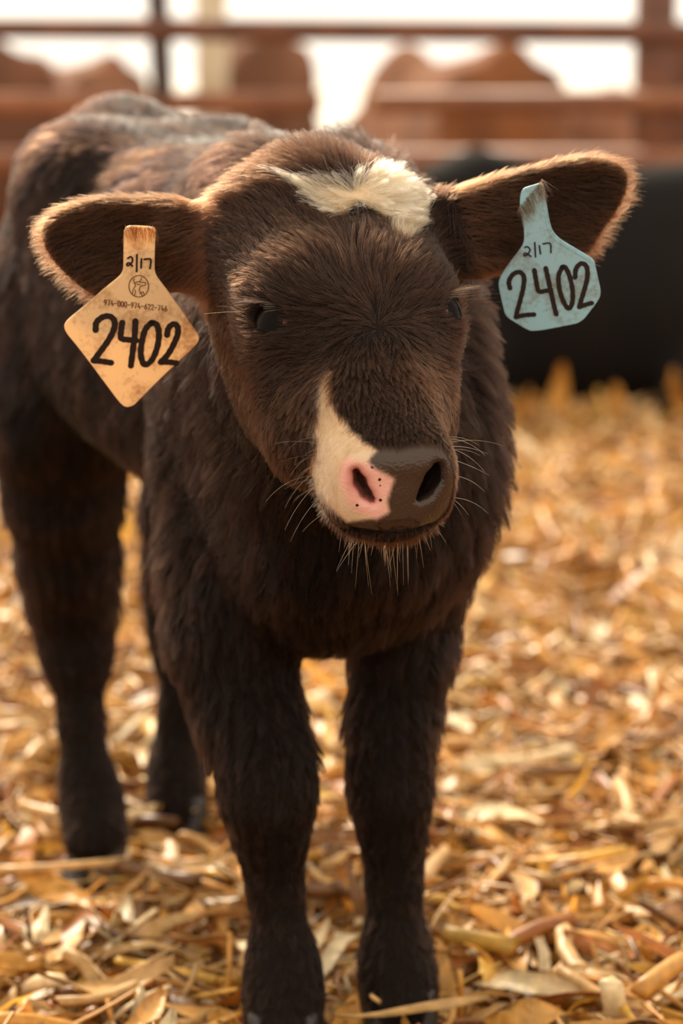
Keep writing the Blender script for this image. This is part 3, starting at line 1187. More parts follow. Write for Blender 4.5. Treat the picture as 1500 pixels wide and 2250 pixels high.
def stroke_bm(bm, pts, width, z, smooth=True, h=0.00025):
    """A pen stroke: round-ended ribbon lying on the tag, slightly raised."""
    c = catmull(pts) if smooth else np.asarray(pts, float)
    t = np.gradient(c, axis=0)
    t /= np.maximum(np.linalg.norm(t, axis=1, keepdims=True), 1e-9)
    nn = np.stack([-t[:, 1], t[:, 0]], 1)
    w_ = width / 2 * (1 + 0.06 * np.sin(np.arange(len(c)) * 1.3))
    lft = c + nn * w_[:, None]
    rgt = c - nn * w_[:, None]
    caps = []
    for e, s in ((-1, 1), (0, -1)):
        a0 = math.atan2(nn[e][1], nn[e][0])
        caps.append([c[e] + width / 2 * np.array([math.cos(a0 - s * k * PI / 6), math.sin(a0 - s * k * PI / 6)]) for k in range(1, 6)])
    for zz, flip in ((z + h, False),):
        L = [bm.verts.new((p[0], p[1], zz)) for p in lft]
        R = [bm.verts.new((p[0], p[1], zz)) for p in rgt]
        for i in range(len(c) - 1):
            bm.faces.new((L[i], R[i], R[i + 1], L[i + 1]))
        bm.faces.new([L[-1]] + [R[-1]] + [bm.verts.new((p[0], p[1], zz)) for p in reversed(caps[0])])
        bm.faces.new([R[0]] + [L[0]] + [bm.verts.new((p[0], p[1], zz)) for p in [c[0] + width / 2 * np.array(
            [math.cos(math.atan2(nn[0][1], nn[0][0]) + k * PI / 6), math.sin(math.atan2(nn[0][1], nn[0][0]) + k * PI / 6)]) for k in range(1, 6)]])


GLYPH = {  # narrow printed figures on a 1 x 2 cell
    '0': [[(0, 0.35), (0, 1.65), (0.3, 2), (0.7, 2), (1, 1.65), (1, 0.35), (0.7, 0), (0.3, 0), (0, 0.35)]],
    '2': [[(0, 1.6), (0.25, 2), (0.75, 2), (1, 1.6), (0.9, 1.1), (0, 0), (1, 0)]],
    '4': [[(0.75, 0), (0.75, 0.95)], [(0.45, 2), (0, 0.55), (1, 0.55)]],
    '6': [[(0.75, 2), (0.1, 0.9), (0, 0.4), (0.3, 0), (0.7, 0), (1, 0.4), (0.9, 0.95), (0.5, 1.15), (0.1, 0.9)]],
    '7': [[(0, 2), (1, 2), (0.35, 0)]],
    '9': [[(0.25, 0), (0.9, 1.1), (1, 1.6), (0.7, 2), (0.3, 2), (0, 1.6), (0.1, 1.05), (0.5, 0.85), (0.9, 1.1)]],
    '-': [[(0.1, 0.95), (0.9, 0.95)]],
}


def tag_mat(name, base, stain, amount, glow):
    m, nt, b, out = new_mat(name)
    tc = nt.nodes.new('ShaderNodeTexCoord')
    n1 = nt.nodes.new('ShaderNodeTexNoise')
    n1.inputs['Scale'].default_value = 34
    n1.inputs['Detail'].default_value = 8
    n1.inputs['Roughness'].default_value = 0.65
    nt.links.new(tc.outputs['Object'], n1.inputs['Vector'])
    n2 = nt.nodes.new('ShaderNodeTexNoise')
    n2.inputs['Scale'].default_value = 320
    n2.inputs['Detail'].default_value = 4
    nt.links.new(tc.outputs['Object'], n2.inputs['Vector'])
    ad = nt.nodes.new('ShaderNodeMath')
    ad.operation = 'MULTIPLY_ADD'
    nt.links.new(n2.outputs['Fac'], ad.inputs[0])
    ad.inputs[1].default_value = 0.35
    nt.links.new(n1.outputs['Fac'], ad.inputs[2])
    cr = nt.nodes.new('ShaderNodeValToRGB')
    cr.color_ramp.elements[0].position = 0.67 - amount * 0.1
    cr.color_ramp.elements[0].color = (0, 0, 0, 1)
    cr.color_ramp.elements[1].position = 0.90
    cr.color_ramp.elements[1].color = (1, 1, 1, 1)
    nt.links.new(ad.outputs[0], cr.inputs[0])
    mx = nt.nodes.new('ShaderNodeMix')
    mx.data_type = 'RGBA'
    nt.links.new(cr.outputs[0], mx.inputs[0])
    mx.inputs[6].default_value = c4(base)
    mx.inputs[7].default_value = c4(stain)
    nt.links.new(mx.outputs[2], b.inputs['Base Color'])
    b.inputs['Roughness'].default_value = 0.42
    tr = nt.nodes.new('ShaderNodeBsdfTranslucent')
    nt.links.new(mx.outputs[2], tr.inputs[0])
    ms = nt.nodes.new('ShaderNodeMixShader')
    ms.inputs[0].default_value = glow
    nt.links.new(b.outputs[0], ms.inputs[1])
    nt.links.new(tr.outputs[0], ms.inputs[2])
    nt.links.new(ms.outputs[0], out.inputs[0])
    bp = nt.nodes.new('ShaderNodeBump')
    bp.inputs['Distance'].default_value = 0.0003
    bp.inputs['Strength'].default_value = 0.35
    nt.links.new(n2.outputs['Fac'], bp.inputs['Height'])
    nt.links.new(bp.outputs[0], b.inputs['Normal'])
    return m


M_INK, nt, b, _o = new_mat('black_marker_ink')
b.inputs['Base Color'].default_value = (0.010, 0.007, 0.007, 1)
b.inputs['Roughness'].default_value = 0.45
M_PRINT, nt, b, _o = new_mat('brown_printed_ink')
b.inputs['Base Color'].default_value = c4(lin(92, 56, 30))
b.inputs['Roughness'].default_value = 0.6
M_TAN = tag_mat('stained_tan_plastic', lin(250, 220, 172), lin(182, 126, 72), 0.25, 0.30)
M_BLUE = tag_mat('pale_blue_plastic', lin(160, 202, 214), lin(126, 112, 92), 0.2, 0.18)


def build_tag(label, origin, tilt, roll, outline, mat, conv, digits, date, dw, tw, rim=False):
    """A flap of plastic hanging in the ear; local x right, y up, z towards the front."""
    o = np.asarray(origin, float)
    z = C_POS - o
    z /= np.linalg.norm(z)
    x = np.cross([0, 0, 1.0], z)
    x /= np.linalg.norm(x)
    x = x * math.cos(tilt) - z * math.sin(tilt)
    z = np.cross(x, [0, 0, 1.0])
    z /= np.linalg.norm(z)
    z = z * math.cos(roll) + np.cross(x, z) * math.sin(roll)
    y = np.cross(z, x)
    M = Matrix(((x[0], y[0], z[0], o[0]), (x[1], y[1], z[1], o[1]), (x[2], y[2], z[2], o[2]), (0, 0, 0, 1)))

    def loc(pts):
        out = []
        for px, py in pts:
            px, py = conv(px, py)
            d = C_R * ((px - 750) / FPX) + C_U * ((1125 - py) / FPX) + C_V
            t = ((o - C_POS) @ z) / (d @ z)
            v = C_POS + d * t - o
            out.append((v @ x, v @ y))
        return np.array(out)

    pl = round_poly(loc(outline), 2)
    if sum(pl[i - 1][0] * pl[i][1] - pl[i][0] * pl[i - 1][1] for i in range(len(pl))) < 0:
        pl = pl[::-1]
    bm = bmesh.new()
    th = 0.0016
    c = pl.mean(0)
    bend = lambda p: 0.9 * p[0] ** 2 + 0.25 * max(0.0, -p[1] - 0.02) * 0.1
    f = bm.faces.new([bm.verts.new((p[0], p[1], 0)) for p in pl])
    r = bmesh.ops.extrude_face_region(bm, geom=[f])
    for v in r['geom']:
        if isinstance(v, bmesh.types.BMVert):
            v.co.z = -th
    bmesh.ops.recalc_face_normals(bm, faces=bm.faces)
    ed = [e for e in bm.edges if all(abs(v.co.z) < 1e-6 for v in e.verts)]
    bmesh.ops.bevel(bm, geom=ed, offset=0.0004, segments=2, affect='EDGES')
    root = bm_obj('ear_tag', bm, mat, None, False)
    root.matrix_world = M
    bpy.context.view_layer.update()
    tag(root, label, 'ear tag')
    u = 1500.0
    for i, ch in enumerate(digits):
        bm = bmesh.new()
        for k, s in enumerate(ch):
            stroke_bm(bm, loc(s), dw, 0.0001 + 0.00004 * k)
        g = bm_obj('handwritten_digit', bm, M_INK, root, False)
    bm = bmesh.new()
    for k, s in enumerate(date):
        stroke_bm(bm, loc(s), tw, 0.0001 + 0.00003 * k)
    d_ = bm_obj('handwritten_date', bm, M_INK, root, False)
    return root, loc


K3 = lambda x, y: (50 + x / 3.0, 380 + y / 3.0)
K4 = lambda x, y: (980 + x / 3.409, 300 + y / 3.409)
tan_out = [(668, 350), (775, 352), (880, 360), (872, 450), (870, 560), (868, 640), (880, 680), (905, 715), (950, 772), (1030, 885), (1110, 1000),
           (1150, 1055), (1165, 1098), (1140, 1140), (1050, 1222), (900, 1362), (760, 1505), (725, 1538), (680, 1548), (640, 1518), (560, 1410), (450, 1262),
           (350, 1132), (285, 1055), (270, 1010), (298, 968), (370, 910), (450, 842), (550, 754), (635, 688), (658, 655), (664, 620),
           (664, 560), (666, 450)]
tan_tag, loc = build_tag(
    'tan diamond ear tag reading 2402 with brown stains hanging from an ear', P(285, 680, 1.556), 0.06, 0.28, tan_out, M_TAN, K3,
    [[[(480, 1035), (485, 985), (525, 950), (572, 944), (604, 975), (600, 1030), (562, 1105), (512, 1175), (466, 1236)], [(466, 1236), (520, 1240), (582, 1250)]],
     [[(655, 985), (648, 1035), (648, 1088), (690, 1098), (748, 1104)], [(742, 975), (738, 1060), (726, 1160), (712, 1270)]],
     [[(848, 985), (808, 1030), (785, 1110), (778, 1200), (802, 1262), (850, 1232), (885, 1150), (897, 1060), (882, 1000), (848, 985)]],
     [[(950, 1068), (960, 1022), (990, 996), (1018, 1010), (1020, 1062), (992, 1132), (952, 1200), (908, 1246)], [(908, 1246), (960, 1245), (1012, 1252)]]],
    [[(692, 562), (712, 551), (724, 572), (712, 598), (690, 610), (686, 598), (702, 592), (722, 613)], [(752, 538), (750, 648)],
     [(782, 565), (779, 624)], [(800, 568), (842, 569), (838, 628)]], 0.0040, 0.0012)
# printed emblem and number
bm = bmesh.new()
cx, cy = 764, 746
circ = [(cx + 65 * math.cos(a), cy + 71 * math.sin(a)) for a in np.linspace(0, 2 * PI, 33)]
stroke_bm(bm, loc(circ), 0.0006, 0.00008, False)
for k, s in enumerate([[(722, 795), (728, 765), (742, 742), (738, 725)], [(740, 728), (731, 712), (734, 698)], [(738, 728), (752, 716), (768, 716)],
                       [(768, 716), (778, 704), (782, 690)], [(768, 718), (790, 720), (806, 722), (810, 732), (796, 742), (778, 744), (768, 760), (770, 778), (786, 806)],
                       [(752, 728), (760, 734), (770, 732)], [(735, 808), (742, 785), (738, 770)], [(770, 795), (792, 782), (798, 800)]]):
    stroke_bm(bm, loc(s), 0.00055, 0.0001 + 0.00002 * k)
em = bm_obj('printed_emblem', bm, M_PRINT, tan_tag, False)
em['label'] = 'printed round emblem of a calf head'
bm = bmesh.new()
txt = '974-000-974-622-746'
for i, ch in enumerate(txt):
    x0 = 538 + (957 - 538) * i / len(txt)
    y0 = 868 + (912 - 868) * i / len(txt)
    for k, s in enumerate(GLYPH[ch]):
        pts = [(x0 + p[0] * 14, y0 - p[1] * 17 + p[0] * 1.5) for p in s]
        stroke_bm(bm, loc(pts), 0.00062, 0.00008 + 0.00002 * k, False)
pr = bm_obj('printed_number', bm, M_PRINT, tan_tag, False)
pr['label'] = 'brown printed identity number'

blue_out = [(560, 395), (640, 370), (725, 345), (738, 420), (748, 490), (762, 580), (775, 650), (795, 712), (845, 768), (950, 832), (1050, 890),
            (1105, 928), (1118, 985), (1138, 1080), (1158, 1166), (1148, 1215), (1082, 1305), (1010, 1395), (900, 1418), (650, 1465), (592, 1442),
            (520, 1397), (445, 1350), (425, 1280), (400, 1165), (388, 1090), (425, 1018), (498, 915), (558, 840), (584, 785), (582, 700), (566, 600),
            (548, 510)]
blue_tag, loc2 = build_tag(
    'pale blue eight sided ear tag reading 2402 hanging from an ear', P(1205, 600, 1.572), -0.05, 0.26, blue_out, M_BLUE, K4,
    [[[(478, 1135), (470, 1085), (500, 1032), (548, 1014), (582, 1050), (577, 1130), (556, 1220), (534, 1300), (522, 1352)], [(522, 1350), (590, 1336), (658, 1332)]],
     [[(660, 1000), (672, 1070), (692, 1155), (740, 1155), (785, 1146)], [(745, 985), (762, 1060), (786, 1170), (806, 1260), (824, 1330)]],
     [[(870, 975), (842, 1040), (846, 1130), (872, 1220), (912, 1286), (942, 1250), (946, 1150), (922, 1040), (892, 980), (870, 975)]],
     [[(965, 1055), (972, 990), (1010, 950), (1050, 972), (1057, 1050), (1036, 1140), (1012, 1220), (996, 1276)], [(996, 1276), (1050, 1256), (1090, 1246)]]],
    [[(588, 830), (608, 824), (628, 848), (606, 884), (584, 893), (586, 874), (608, 878), (634, 897)], [(663, 792), (669, 900)],
     [(697, 816), (706, 878)], [(726, 802), (778, 800), (784, 868)]], 0.0031, 0.00105)
# raised rim along the right-hand edge of the blue tag
bm = bmesh.new()
stroke_bm(bm, loc2([(722, 400), (732, 490), (746, 580), (760, 655), (783, 722), (838, 782), (945, 846), (1042, 902), (1092, 938)]), 0.0009, 0.0003, True, 0.0005)
rm = bm_obj('raised_rim', bm, M_BLUE, blue_tag, False)


# studs through the ears, and ear hair lying over the tag necks
for root, sd, (tx, ty), y_ in ((tan_tag, -1, (306, 535), 1.575), (blue_tag, 1, (1172, 440), 1.59)):
    bm = bmesh.new()
    bmesh.ops.create_cone(bm, cap_ends=True, segments=16, radius1=0.0045, radius2=0.0045, depth=0.034)
    st = bm_obj('tag_stud', bm, root.data.materials[0], root)
    lp = root.matrix_world.inverted() @ Vector(tuple(P(tx, ty, y_)))
    st.location = (lp.x, lp.y, -0.0185)
n_ = 90
for root, line, down, cnt, ln_ in ((tan_tag, ((274, 497), (342, 500)), (0.10, -1.0), 130, (0.006, 0.014)), (blue_tag, ((1136, 462), (1192, 394)), (0.45, -0.85), 170, (0.007, 0.015))):
    M = root.matrix_world
    mi = np.array(M.to_3x3())
    org = np.array(M.translation)
    zax, xax, yax = mi[:, 2], mi[:, 0], mi[:, 1]
    t_ = rng.uniform(0, 1, cnt)
    st_, di_ = [], []
    for k in range(cnt):
        px_ = line[0][0] + (line[1][0] - line[0][0]) * t_[k]
        py_ = line[0][1] + (line[1][1] - line[0][1]) * t_[k] + rng.uniform(-5, 4)
        d = C_R * ((px_ - 750) / FPX) + C_U * ((1125 - py_) / FPX) + C_V
        tt = ((org - C_POS) @ zax) / (d @ zax)
        st_.append(C_POS + d * tt - zax * -0.0006)
        di_.append(xax * (down[0] + rng.normal(0, 0.25)) + yax * (down[1] + rng.normal(0, 0.15)) + zax * 0.28)
    strand_set('ear_hair_tuft', np.array(st_), np.array(di_), rng.uniform(*ln_, cnt), 0.00011,
               np.array([0.060, 0.022, 0.010]) * np.exp(rng.normal(0, 0.4, cnt))[:, None], M_COAT, np.tile(-zax * 0.30 + yax * -0.2, (cnt, 1)))
# ================================================================== bedding
PAL = {'golden': lin(216, 156, 70), 'tan': lin(216, 170, 106), 'cream': lin(240, 214, 166), 'brown': lin(136, 88, 38), 'rusty': lin(174, 104, 34),
       'yellow': lin(226, 176, 76)}
PALN = list(PAL)
PALP = np.array([0.30, 0.28, 0.12, 0.12, 0.08, 0.10])


def straw_mat(name):
    m, nt, b, out = new_mat(name)
    at = nt.nodes.new('ShaderNodeAttribute')
    at.attribute_name = 'col'
    tc = nt.nodes.new('ShaderNodeTexCoord')
    n1 = nt.nodes.new('ShaderNodeTexNoise')
    n1.inputs['Scale'].default_value = 90
    n1.inputs['Detail'].default_value = 5
    nt.links.new(tc.outputs['Object'], n1.inputs['Vector'])
    mr = nt.nodes.new('ShaderNodeMapRange')
    mr.inputs[1].default_value = 0.3
    mr.inputs[2].default_value = 0.75
    mr.inputs[3].default_value = 0.62
    mr.inputs[4].default_value = 1.12
    nt.links.new(n1.outputs['Fac'], mr.inputs[0])
    mx = nt.nodes.new('ShaderNodeMix')
    mx.data_type = 'RGBA'
    mx.blend_type = 'MULTIPLY'
    mx.inputs[0].default_value = 1
    nt.links.new(at.outputs['Color'], mx.inputs[6])
    cb = nt.nodes.new('ShaderNodeCombineColor')
    for i in range(3):
        nt.links.new(mr.outputs[0], cb.inputs[i])
    nt.links.new(cb.outputs[0], mx.inputs[7])
    nt.links.new(mx.outputs[2], b.inputs['Base Color'])
    b.inputs['Roughness'].default_value = 0.45
    tr = nt.nodes.new('ShaderNodeBsdfTranslucent')
    nt.links.new(mx.outputs[2], tr.inputs[0])
    ms = nt.nodes.new('ShaderNodeMixShader')
    ms.inputs[0].default_value = 0.25
    nt.links.new(b.outputs[0], ms.inputs[1])
    nt.links.new(tr.outputs[0], ms.inputs[2])
    nt.links.new(ms.outputs[0], out.inputs[0])
    return m


M_STRAW = straw_mat('dry_cornstalk')


def strips(n, L, W, nseg=6, thick=False):
    """n curled husk or leaf strips: vertices (n, m, 3) about the origin along x, shared quads (k, 4)."""
    u = np.linspace(-0.5, 0.5, nseg + 1)
    prof = np.clip(1 - np.abs(u * 2) ** 3.0 * 0.75, 0.2, 1)
    bend = rng.normal(0, 0.55, n) / np.maximum(L, 0.03) * 0.05
    bend2 = rng.normal(0, 0.28, n)
    tw = rng.normal(0, 0.7, n)
    cup = rng.uniform(-0.5, 0.7, n)
    rag = rng.normal(0, 0.16, (n, nseg + 1, 2))
    V = np.zeros((n, nseg + 1, 3, 3))
    ph = rng.uniform(0, 6, n)
    for i, ui in enumerate(u):
        x = ui * L
        zc = bend * L * (ui * ui * 4 - 0.5) * 0.35 + 0.06 * L * np.sin(ph + ui * 7) * np.abs(bend2)
        yc = bend2 * L * (ui * ui - 0.1) * 0.6
        a = tw * ui * 2
        for j, s in enumerate((-0.5, 0.0, 0.5)):
            w_ = W * prof[i] * s * (1 + (rag[:, i, 0 if s < 0 else 1]))
            cz = np.abs(s) * 2 * cup * W * 0.35
            V[:, i, j, 0] = x
            V[:, i, j, 1] = yc + w_ * np.cos(a) - cz * np.sin(a)
            V[:, i, j, 2] = zc + w_ * np.sin(a) + cz * np.cos(a)
    V = V.reshape(n, -1, 3)
    F = []
    for i in range(nseg):
        for j in range(2):
            k = i * 3 + j
            F.append((k, k + 3, k + 4, k + 1))
    F = np.array(F)
    if thick:
        m = V.shape[1]
        V = np.concatenate([V, V - np.array([0, 0, 0.0007])], 1)
        ring = [i * 3 for i in range(nseg + 1)] + [nseg * 3 + 1] + [i * 3 + 2 for i in range(nseg, -1, -1)] + [1]
        side = [(ring[k], ring[(k + 1) % len(ring)], ring[(k + 1) % len(ring)] + m, ring[k] + m) for k in range(len(ring))]
        F = np.concatenate([F, F[:, ::-1] + m, np.array(side)])
    return V, F


def tubes(n, L, R, sides=6, nseg=3):
    """n stalk pieces: bent, slightly flattened tubes with closed ends."""
    u = np.linspace(-0.5, 0.5, nseg + 1)
    bz = rng.normal(0, 0.10, n)
    by = rng.normal(0, 0.16, n)
    fl = rng.uniform(0.5, 1.0, n)
    V = np.zeros((n, nseg + 1, sides, 3))
    jag = rng.normal(0, 0.35, (n, 2, sides))
    for i, ui in enumerate(u):
        for j in range(sides):
            a = 2 * PI * j / sides
            e = jag[:, 0, j] if i == 0 else jag[:, 1, j] if i == nseg else 0
            V[:, i, j, 0] = ui * L + e * R
            V[:, i, j, 1] = by * L * (ui * ui * 2) + R * math.cos(a)
            V[:, i, j, 2] = bz * L * (ui * ui * 2) + R * fl * math.sin(a)
    V = V.reshape(n, -1, 3)
    F = []
    for i in range(nseg):
        for j in range(sides):
            k, k2 = i * sides + j, i * sides + (j + 1) % sides
            F.append((k, k2, k2 + sides, k + sides))
    for e in (0, nseg):
        r_ = [e * sides + j for j in range(sides)]
        for j in range(1, sides - 2, 2):
            F.append((r_[0], r_[j], r_[j + 1], r_[j + 2]) if e else (r_[0], r_[j + 2], r_[j + 1], r_[j]))
    return V, np.array(F)


def euler(yaw, pitch, roll):
    cy, sy, cp, sp, cr, sr = np.cos(yaw), np.sin(yaw), np.cos(pitch), np.sin(pitch), np.cos(roll), np.sin(roll)
    R = np.empty((len(yaw), 3, 3))
    R[:, 0, 0], R[:, 0, 1], R[:, 0, 2] = cy * cp, cy * sp * sr - sy * cr, cy * sp * cr + sy * sr
    R[:, 1, 0], R[:, 1, 1], R[:, 1, 2] = sy * cp, sy * sp * sr + cy * cr, sy * sp * cr - cy * sr
    R[:, 2, 0], R[:, 2, 1], R[:, 2, 2] = -sp, cp * sr, cp * cr
    return R


def ground_h(x, y):
    return 0.010 * np.sin(x * 9 + 1) * np.sin(y * 7) + 0.007 * np.sin(x * 23 - y * 17)


def scatter(n, ylo, yhi, xpad, zlo, zhi, kind, scale=1.0, steep=0.05):
    y = ylo + (yhi - ylo) * rng.random(n)
    x = rng.uniform(-1, 1, n) * (0.141 * y + xpad)
    z = ground_h(x, y) + rng.uniform(zlo, zhi, n)
    if kind == 'husk':
        L = np.clip(rng.lognormal(math.log(0.070), 0.45, n), 0.02, 0.17) * scale
        W = np.clip(rng.lognormal(math.log(0.0095), 0.50, n), 0.003, 0.028) * scale
        V, F = strips(n, L, W)
    elif kind == 'stalk':
        L = np.clip(rng.lognormal(math.log(0.060), 0.4, n), 0.025, 0.15) * scale
        V, F = tubes(n, L, rng.uniform(0.003, 0.0075, n) * scale)
    else:
        L = np.clip(rng.lognormal(math.log(0.075), 0.4, n), 0.03, 0.17) * scale
        V, F = tubes(n, L, rng.uniform(0.0011, 0.0028, n) * scale, 4, 4)
    pit = rng.normal(0, 0.30, n)
    st = rng.random(n) < steep
    pit[st] = rng.normal(0, 0.75, st.sum())
    R = euler(rng.uniform(0, 2 * PI, n), pit, rng.normal(0, 0.6, n))
    V = np.einsum('nij,nmj->nmi', R, V)
    V += np.stack([x, y, z], 1)[:, None]
    ci = rng.choice(len(PALN), n, p=PALP)
    col = np.array([PAL[k] for k in PALN])[ci] * np.exp(rng.normal(0, 0.20, n))[:, None]
    m = V.shape[1]
    Fa = (F[None] + (np.arange(n) * m)[:, None, None]).reshape(-1, 4)
    return V.reshape(-1, 3), Fa, np.repeat(col, m, 0)


parts = []
for (yl, yh, xp, dn, sc_, zl) in ((1.42, 2.2, 0.55, 1.15, 1.0, -0.046), (2.2, 3.2, 0.80, 0.85, 1.05, -0.035), (3.2, 4.6, 1.1, 0.55, 1.2, -0.03),
                                  (4.6, 7.4, 1.5, 0.36, 1.5, -0.03)):
    area = (yh - yl) * (0.141 * (yl + yh) + 2 * xp)
    for kind, d_ in (('husk', 3300), ('stalk', 1300), ('stem', 2600)):
        parts.append(scatter(int(area * d_ * dn), yl, yh, xp, zl, 0.018, kind, sc_))
off = 0
VV, FF, CC = [], [], []
for v_, f_, c_ in parts:
    VV.append(v_)
    FF.append(f_ + off)
    CC.append(c_)
    off += len(v_)
bed = mesh_obj('cornstalk_bedding', np.concatenate(VV), np.concatenate(FF), M_STRAW)
color_attr(bed, np.concatenate(CC))
tag(bed, 'deep golden bedding of shredded cornstalks and husks', 'bedding', None, 'stuff')

# the pieces on top that can be picked out one by one
feet = np.array([LEGS[k][0][-1][:2] for k in LEGS])
KINDS = (('corn_husk', 'husk', 'dry corn husk strip'), ('corn_stalk', 'stalk', 'broken piece of corn stalk'), ('straw_stem', 'stem', 'thin straw stem'))


def loose_piece(kind, x, y, z, yaw, pitch, roll, L, W, colname, jit=1.0):
    nm, typ, words = KINDS[kind]
    if kind == 0:
        V, F = strips(1, np.array([L]), np.array([W]), 7, True)
    elif kind == 1:
        V, F = tubes(1, np.array([L]), np.array([W / 2]), 8, 4)
    else:
        V, F = tubes(1, np.array([L]), np.array([W / 2]), 5, 5)
    R = euler(np.array([yaw]), np.array([pitch]), np.array([roll]))
    V = np.einsum('nij,nmj->nmi', R, V)[0]
    o = mesh_obj(nm, V, F, M_STRAW)
    o.location = (x, y, z)
    color_attr(o, np.tile(PAL[colname] * jit, (len(V), 1)))
    return tag(o, '%s %s lying loose on top of the bedding' % (colname, words), 'bedding piece', '%s %s pieces on top of the bedding' % (colname, nm.replace('_', ' ')))


HOOF_WORDS = (('near front hoof', 0), ('far front hoof', 1), ('near hind hoof', 2), ('far hind hoof', 3))
made = []


def describe(o, kind, L, W, colname, yaw, x, y, z):
    px, py = project((x, y, z))
    ax = np.array([math.cos(yaw), math.sin(yaw), 0]) * L / 2
    p0, p1 = project(np.array([x, y, z]) - ax), project(np.array([x, y, z]) + ax)
    dx, dy = p1[0] - p0[0], p1[1] - p0[1]
    if dx < 0:
        dx, dy = -dx, -dy
    tilt = math.degrees(math.atan2(-dy, max(dx, 1e-6)))
    way = 'lying crosswise' if abs(tilt) < 14 else 'pointing at camera' if abs(tilt) > 60 else 'slanting rightward' if tilt > 0 else 'slanting leftward'
    size = 'long' if L > (0.10, 0.088, 0.125)[kind] else 'short' if L < (0.070, 0.062, 0.09)[kind] else ''
    if kind == 0:
        size = (size + (' broad' if W > 0.021 else ' narrow' if W < 0.015 else '')).strip()
    df = [np.hypot(x - f[0], y - f[1]) for f in feet]
    i = int(np.argmin(df))
    front_x = [feet[0][0], feet[1][0]]
    if df[i] < 0.15:
        place = 'beside the ' + HOOF_WORDS[i][0]
    elif front_x[0] < x < front_x[1] and y > 1.7:
        place = 'between the front legs'
    elif px > 1280:
        place = 'at the right edge'
    elif px < 170:
        place = 'at the left edge'
    elif x > front_x[1]:
        place = 'right of the front legs' if py > 1650 else 'beside the calf'
    else:
        place = 'left of the front legs' if py > 1900 else 'behind the front legs'
    words = ('corn husk strip', 'corn stalk piece', 'straw stem')[kind]
    made.append([('%s %s %s %s %s' % (size, colname, words, way, place)).strip(), px, o])


count = 0
while count < 240:
    y = 1.56 + 1.5 * rng.random() ** 1.4
    x = rng.uniform(-1, 1) * 0.141 * y
    if np.min(np.linalg.norm(feet - np.array([x, y]), axis=1)) < 0.085:
        continue
    kind = int(rng.choice(3, p=[0.55, 0.25, 0.20]))
    L = float(np.clip(rng.normal((0.085, 0.075, 0.11)[kind], 0.022), 0.045, 0.15))
    W = float(rng.uniform(*((0.011, 0.027), (0.009, 0.015), (0.0025, 0.004))[kind]))
    z = float(ground_h(x, y)) + rng.uniform(0.018, 0.030)
    yaw = rng.uniform(0, 2 * PI)
    cn = PALN[int(rng.choice(len(PALN), p=PALP))]
    o = loose_piece(kind, x, y, z, yaw, rng.normal(0, 0.16), rng.normal(0, 0.4), L, W, cn, float(np.exp(rng.normal(0, 0.12))))
    describe(o, kind, L, W, cn, yaw, x, y, z)
    count += 1
ORD = ('first', 'second', 'third', 'fourth', 'fifth', 'sixth', 'seventh', 'eighth', 'ninth', 'tenth')
made.sort(key=lambda r: (r[0], r[1]))
for i, (lb, px, o) in enumerate(made):
    same = [r for r in made if r[0] == lb]
    if len(same) > 1:
        k = [r[2] for r in same].index(o)
        lb = lb + ', %s from left' % ORD[min(k, 9)]
    o['label'] = lb
# a few that stand out
def special(label, kind, px, py, ang, L, W, col, z=0.024, pitch=0.0, roll=0.0, jit=1.0):
    g = GP(px, py, z)
    o = loose_piece(kind, g[0], g[1], z, math.radians(ang), pitch, roll, L, W, col, jit)
    o['label'] = label
    del o['group']


special('bright cream husk lying right of the front legs, largest pale piece', 0, 1105, 1790, -8, 0.085, 0.024, 'cream', 0.03, 0.05, 0.25, 1.1)
special('thick ribbed golden stalk chunk lying beside the front hoof', 1, 1050, 2065, -28, 0.060, 0.016, 'yellow', 0.028, 0.0, 0.0, 0.8)
special('long tan husk strip curling in front of the right front hoof', 0, 905, 2215, 12, 0.115, 0.010, 'tan', 0.03, -0.05, 0.2)
special('tan stalk stub pointing at the camera in the lower right corner', 1, 1290, 2170, -48, 0.062, 0.011, 'tan', 0.03, 0.2, 0.0)
special('broad pale tan husk lying flat at the bottom left', 0, 235, 2150, 17, 0.105, 0.024, 'tan', 0.026, 0.0, 0.2)
special('long pale stalk lying in front of the nearer hind hoof', 1, 120, 1905, 12, 0.13, 0.011, 'tan', 0.026, 0.0, 0.0, 1.1)
special('rusty orange husk lying among pale husks at the right', 0, 1370, 2065, 12, 0.10, 0.017, 'rusty', 0.026, 0.0, 0.2)
special('cream frayed corn stalk end standing up at the bottom edge', 1, 1352, 2215, 75, 0.05, 0.018, 'cream', 0.03, 0.9, 0.0)
special('golden leaf blade standing upright before the black animal', 0, 1232, 856, 80, 0.120, 0.040, 'golden', 0.085, 1.35, 0.2)
special('golden leaf tip poking up before the black animal', 0, 1350, 884, 100, 0.085, 0.036, 'golden', 0.062, 1.25, -0.2)
special('golden leaf blade leaning up at the far right edge', 0, 1487, 858, 60, 0.125, 0.042, 'golden', 0.085, 0.9, 0.3)
special('golden leaf blade poking up beside the calf neck', 0, 1150, 884, 110, 0.085, 0.045, 'golden', 0.060, 1.0, 0.0)
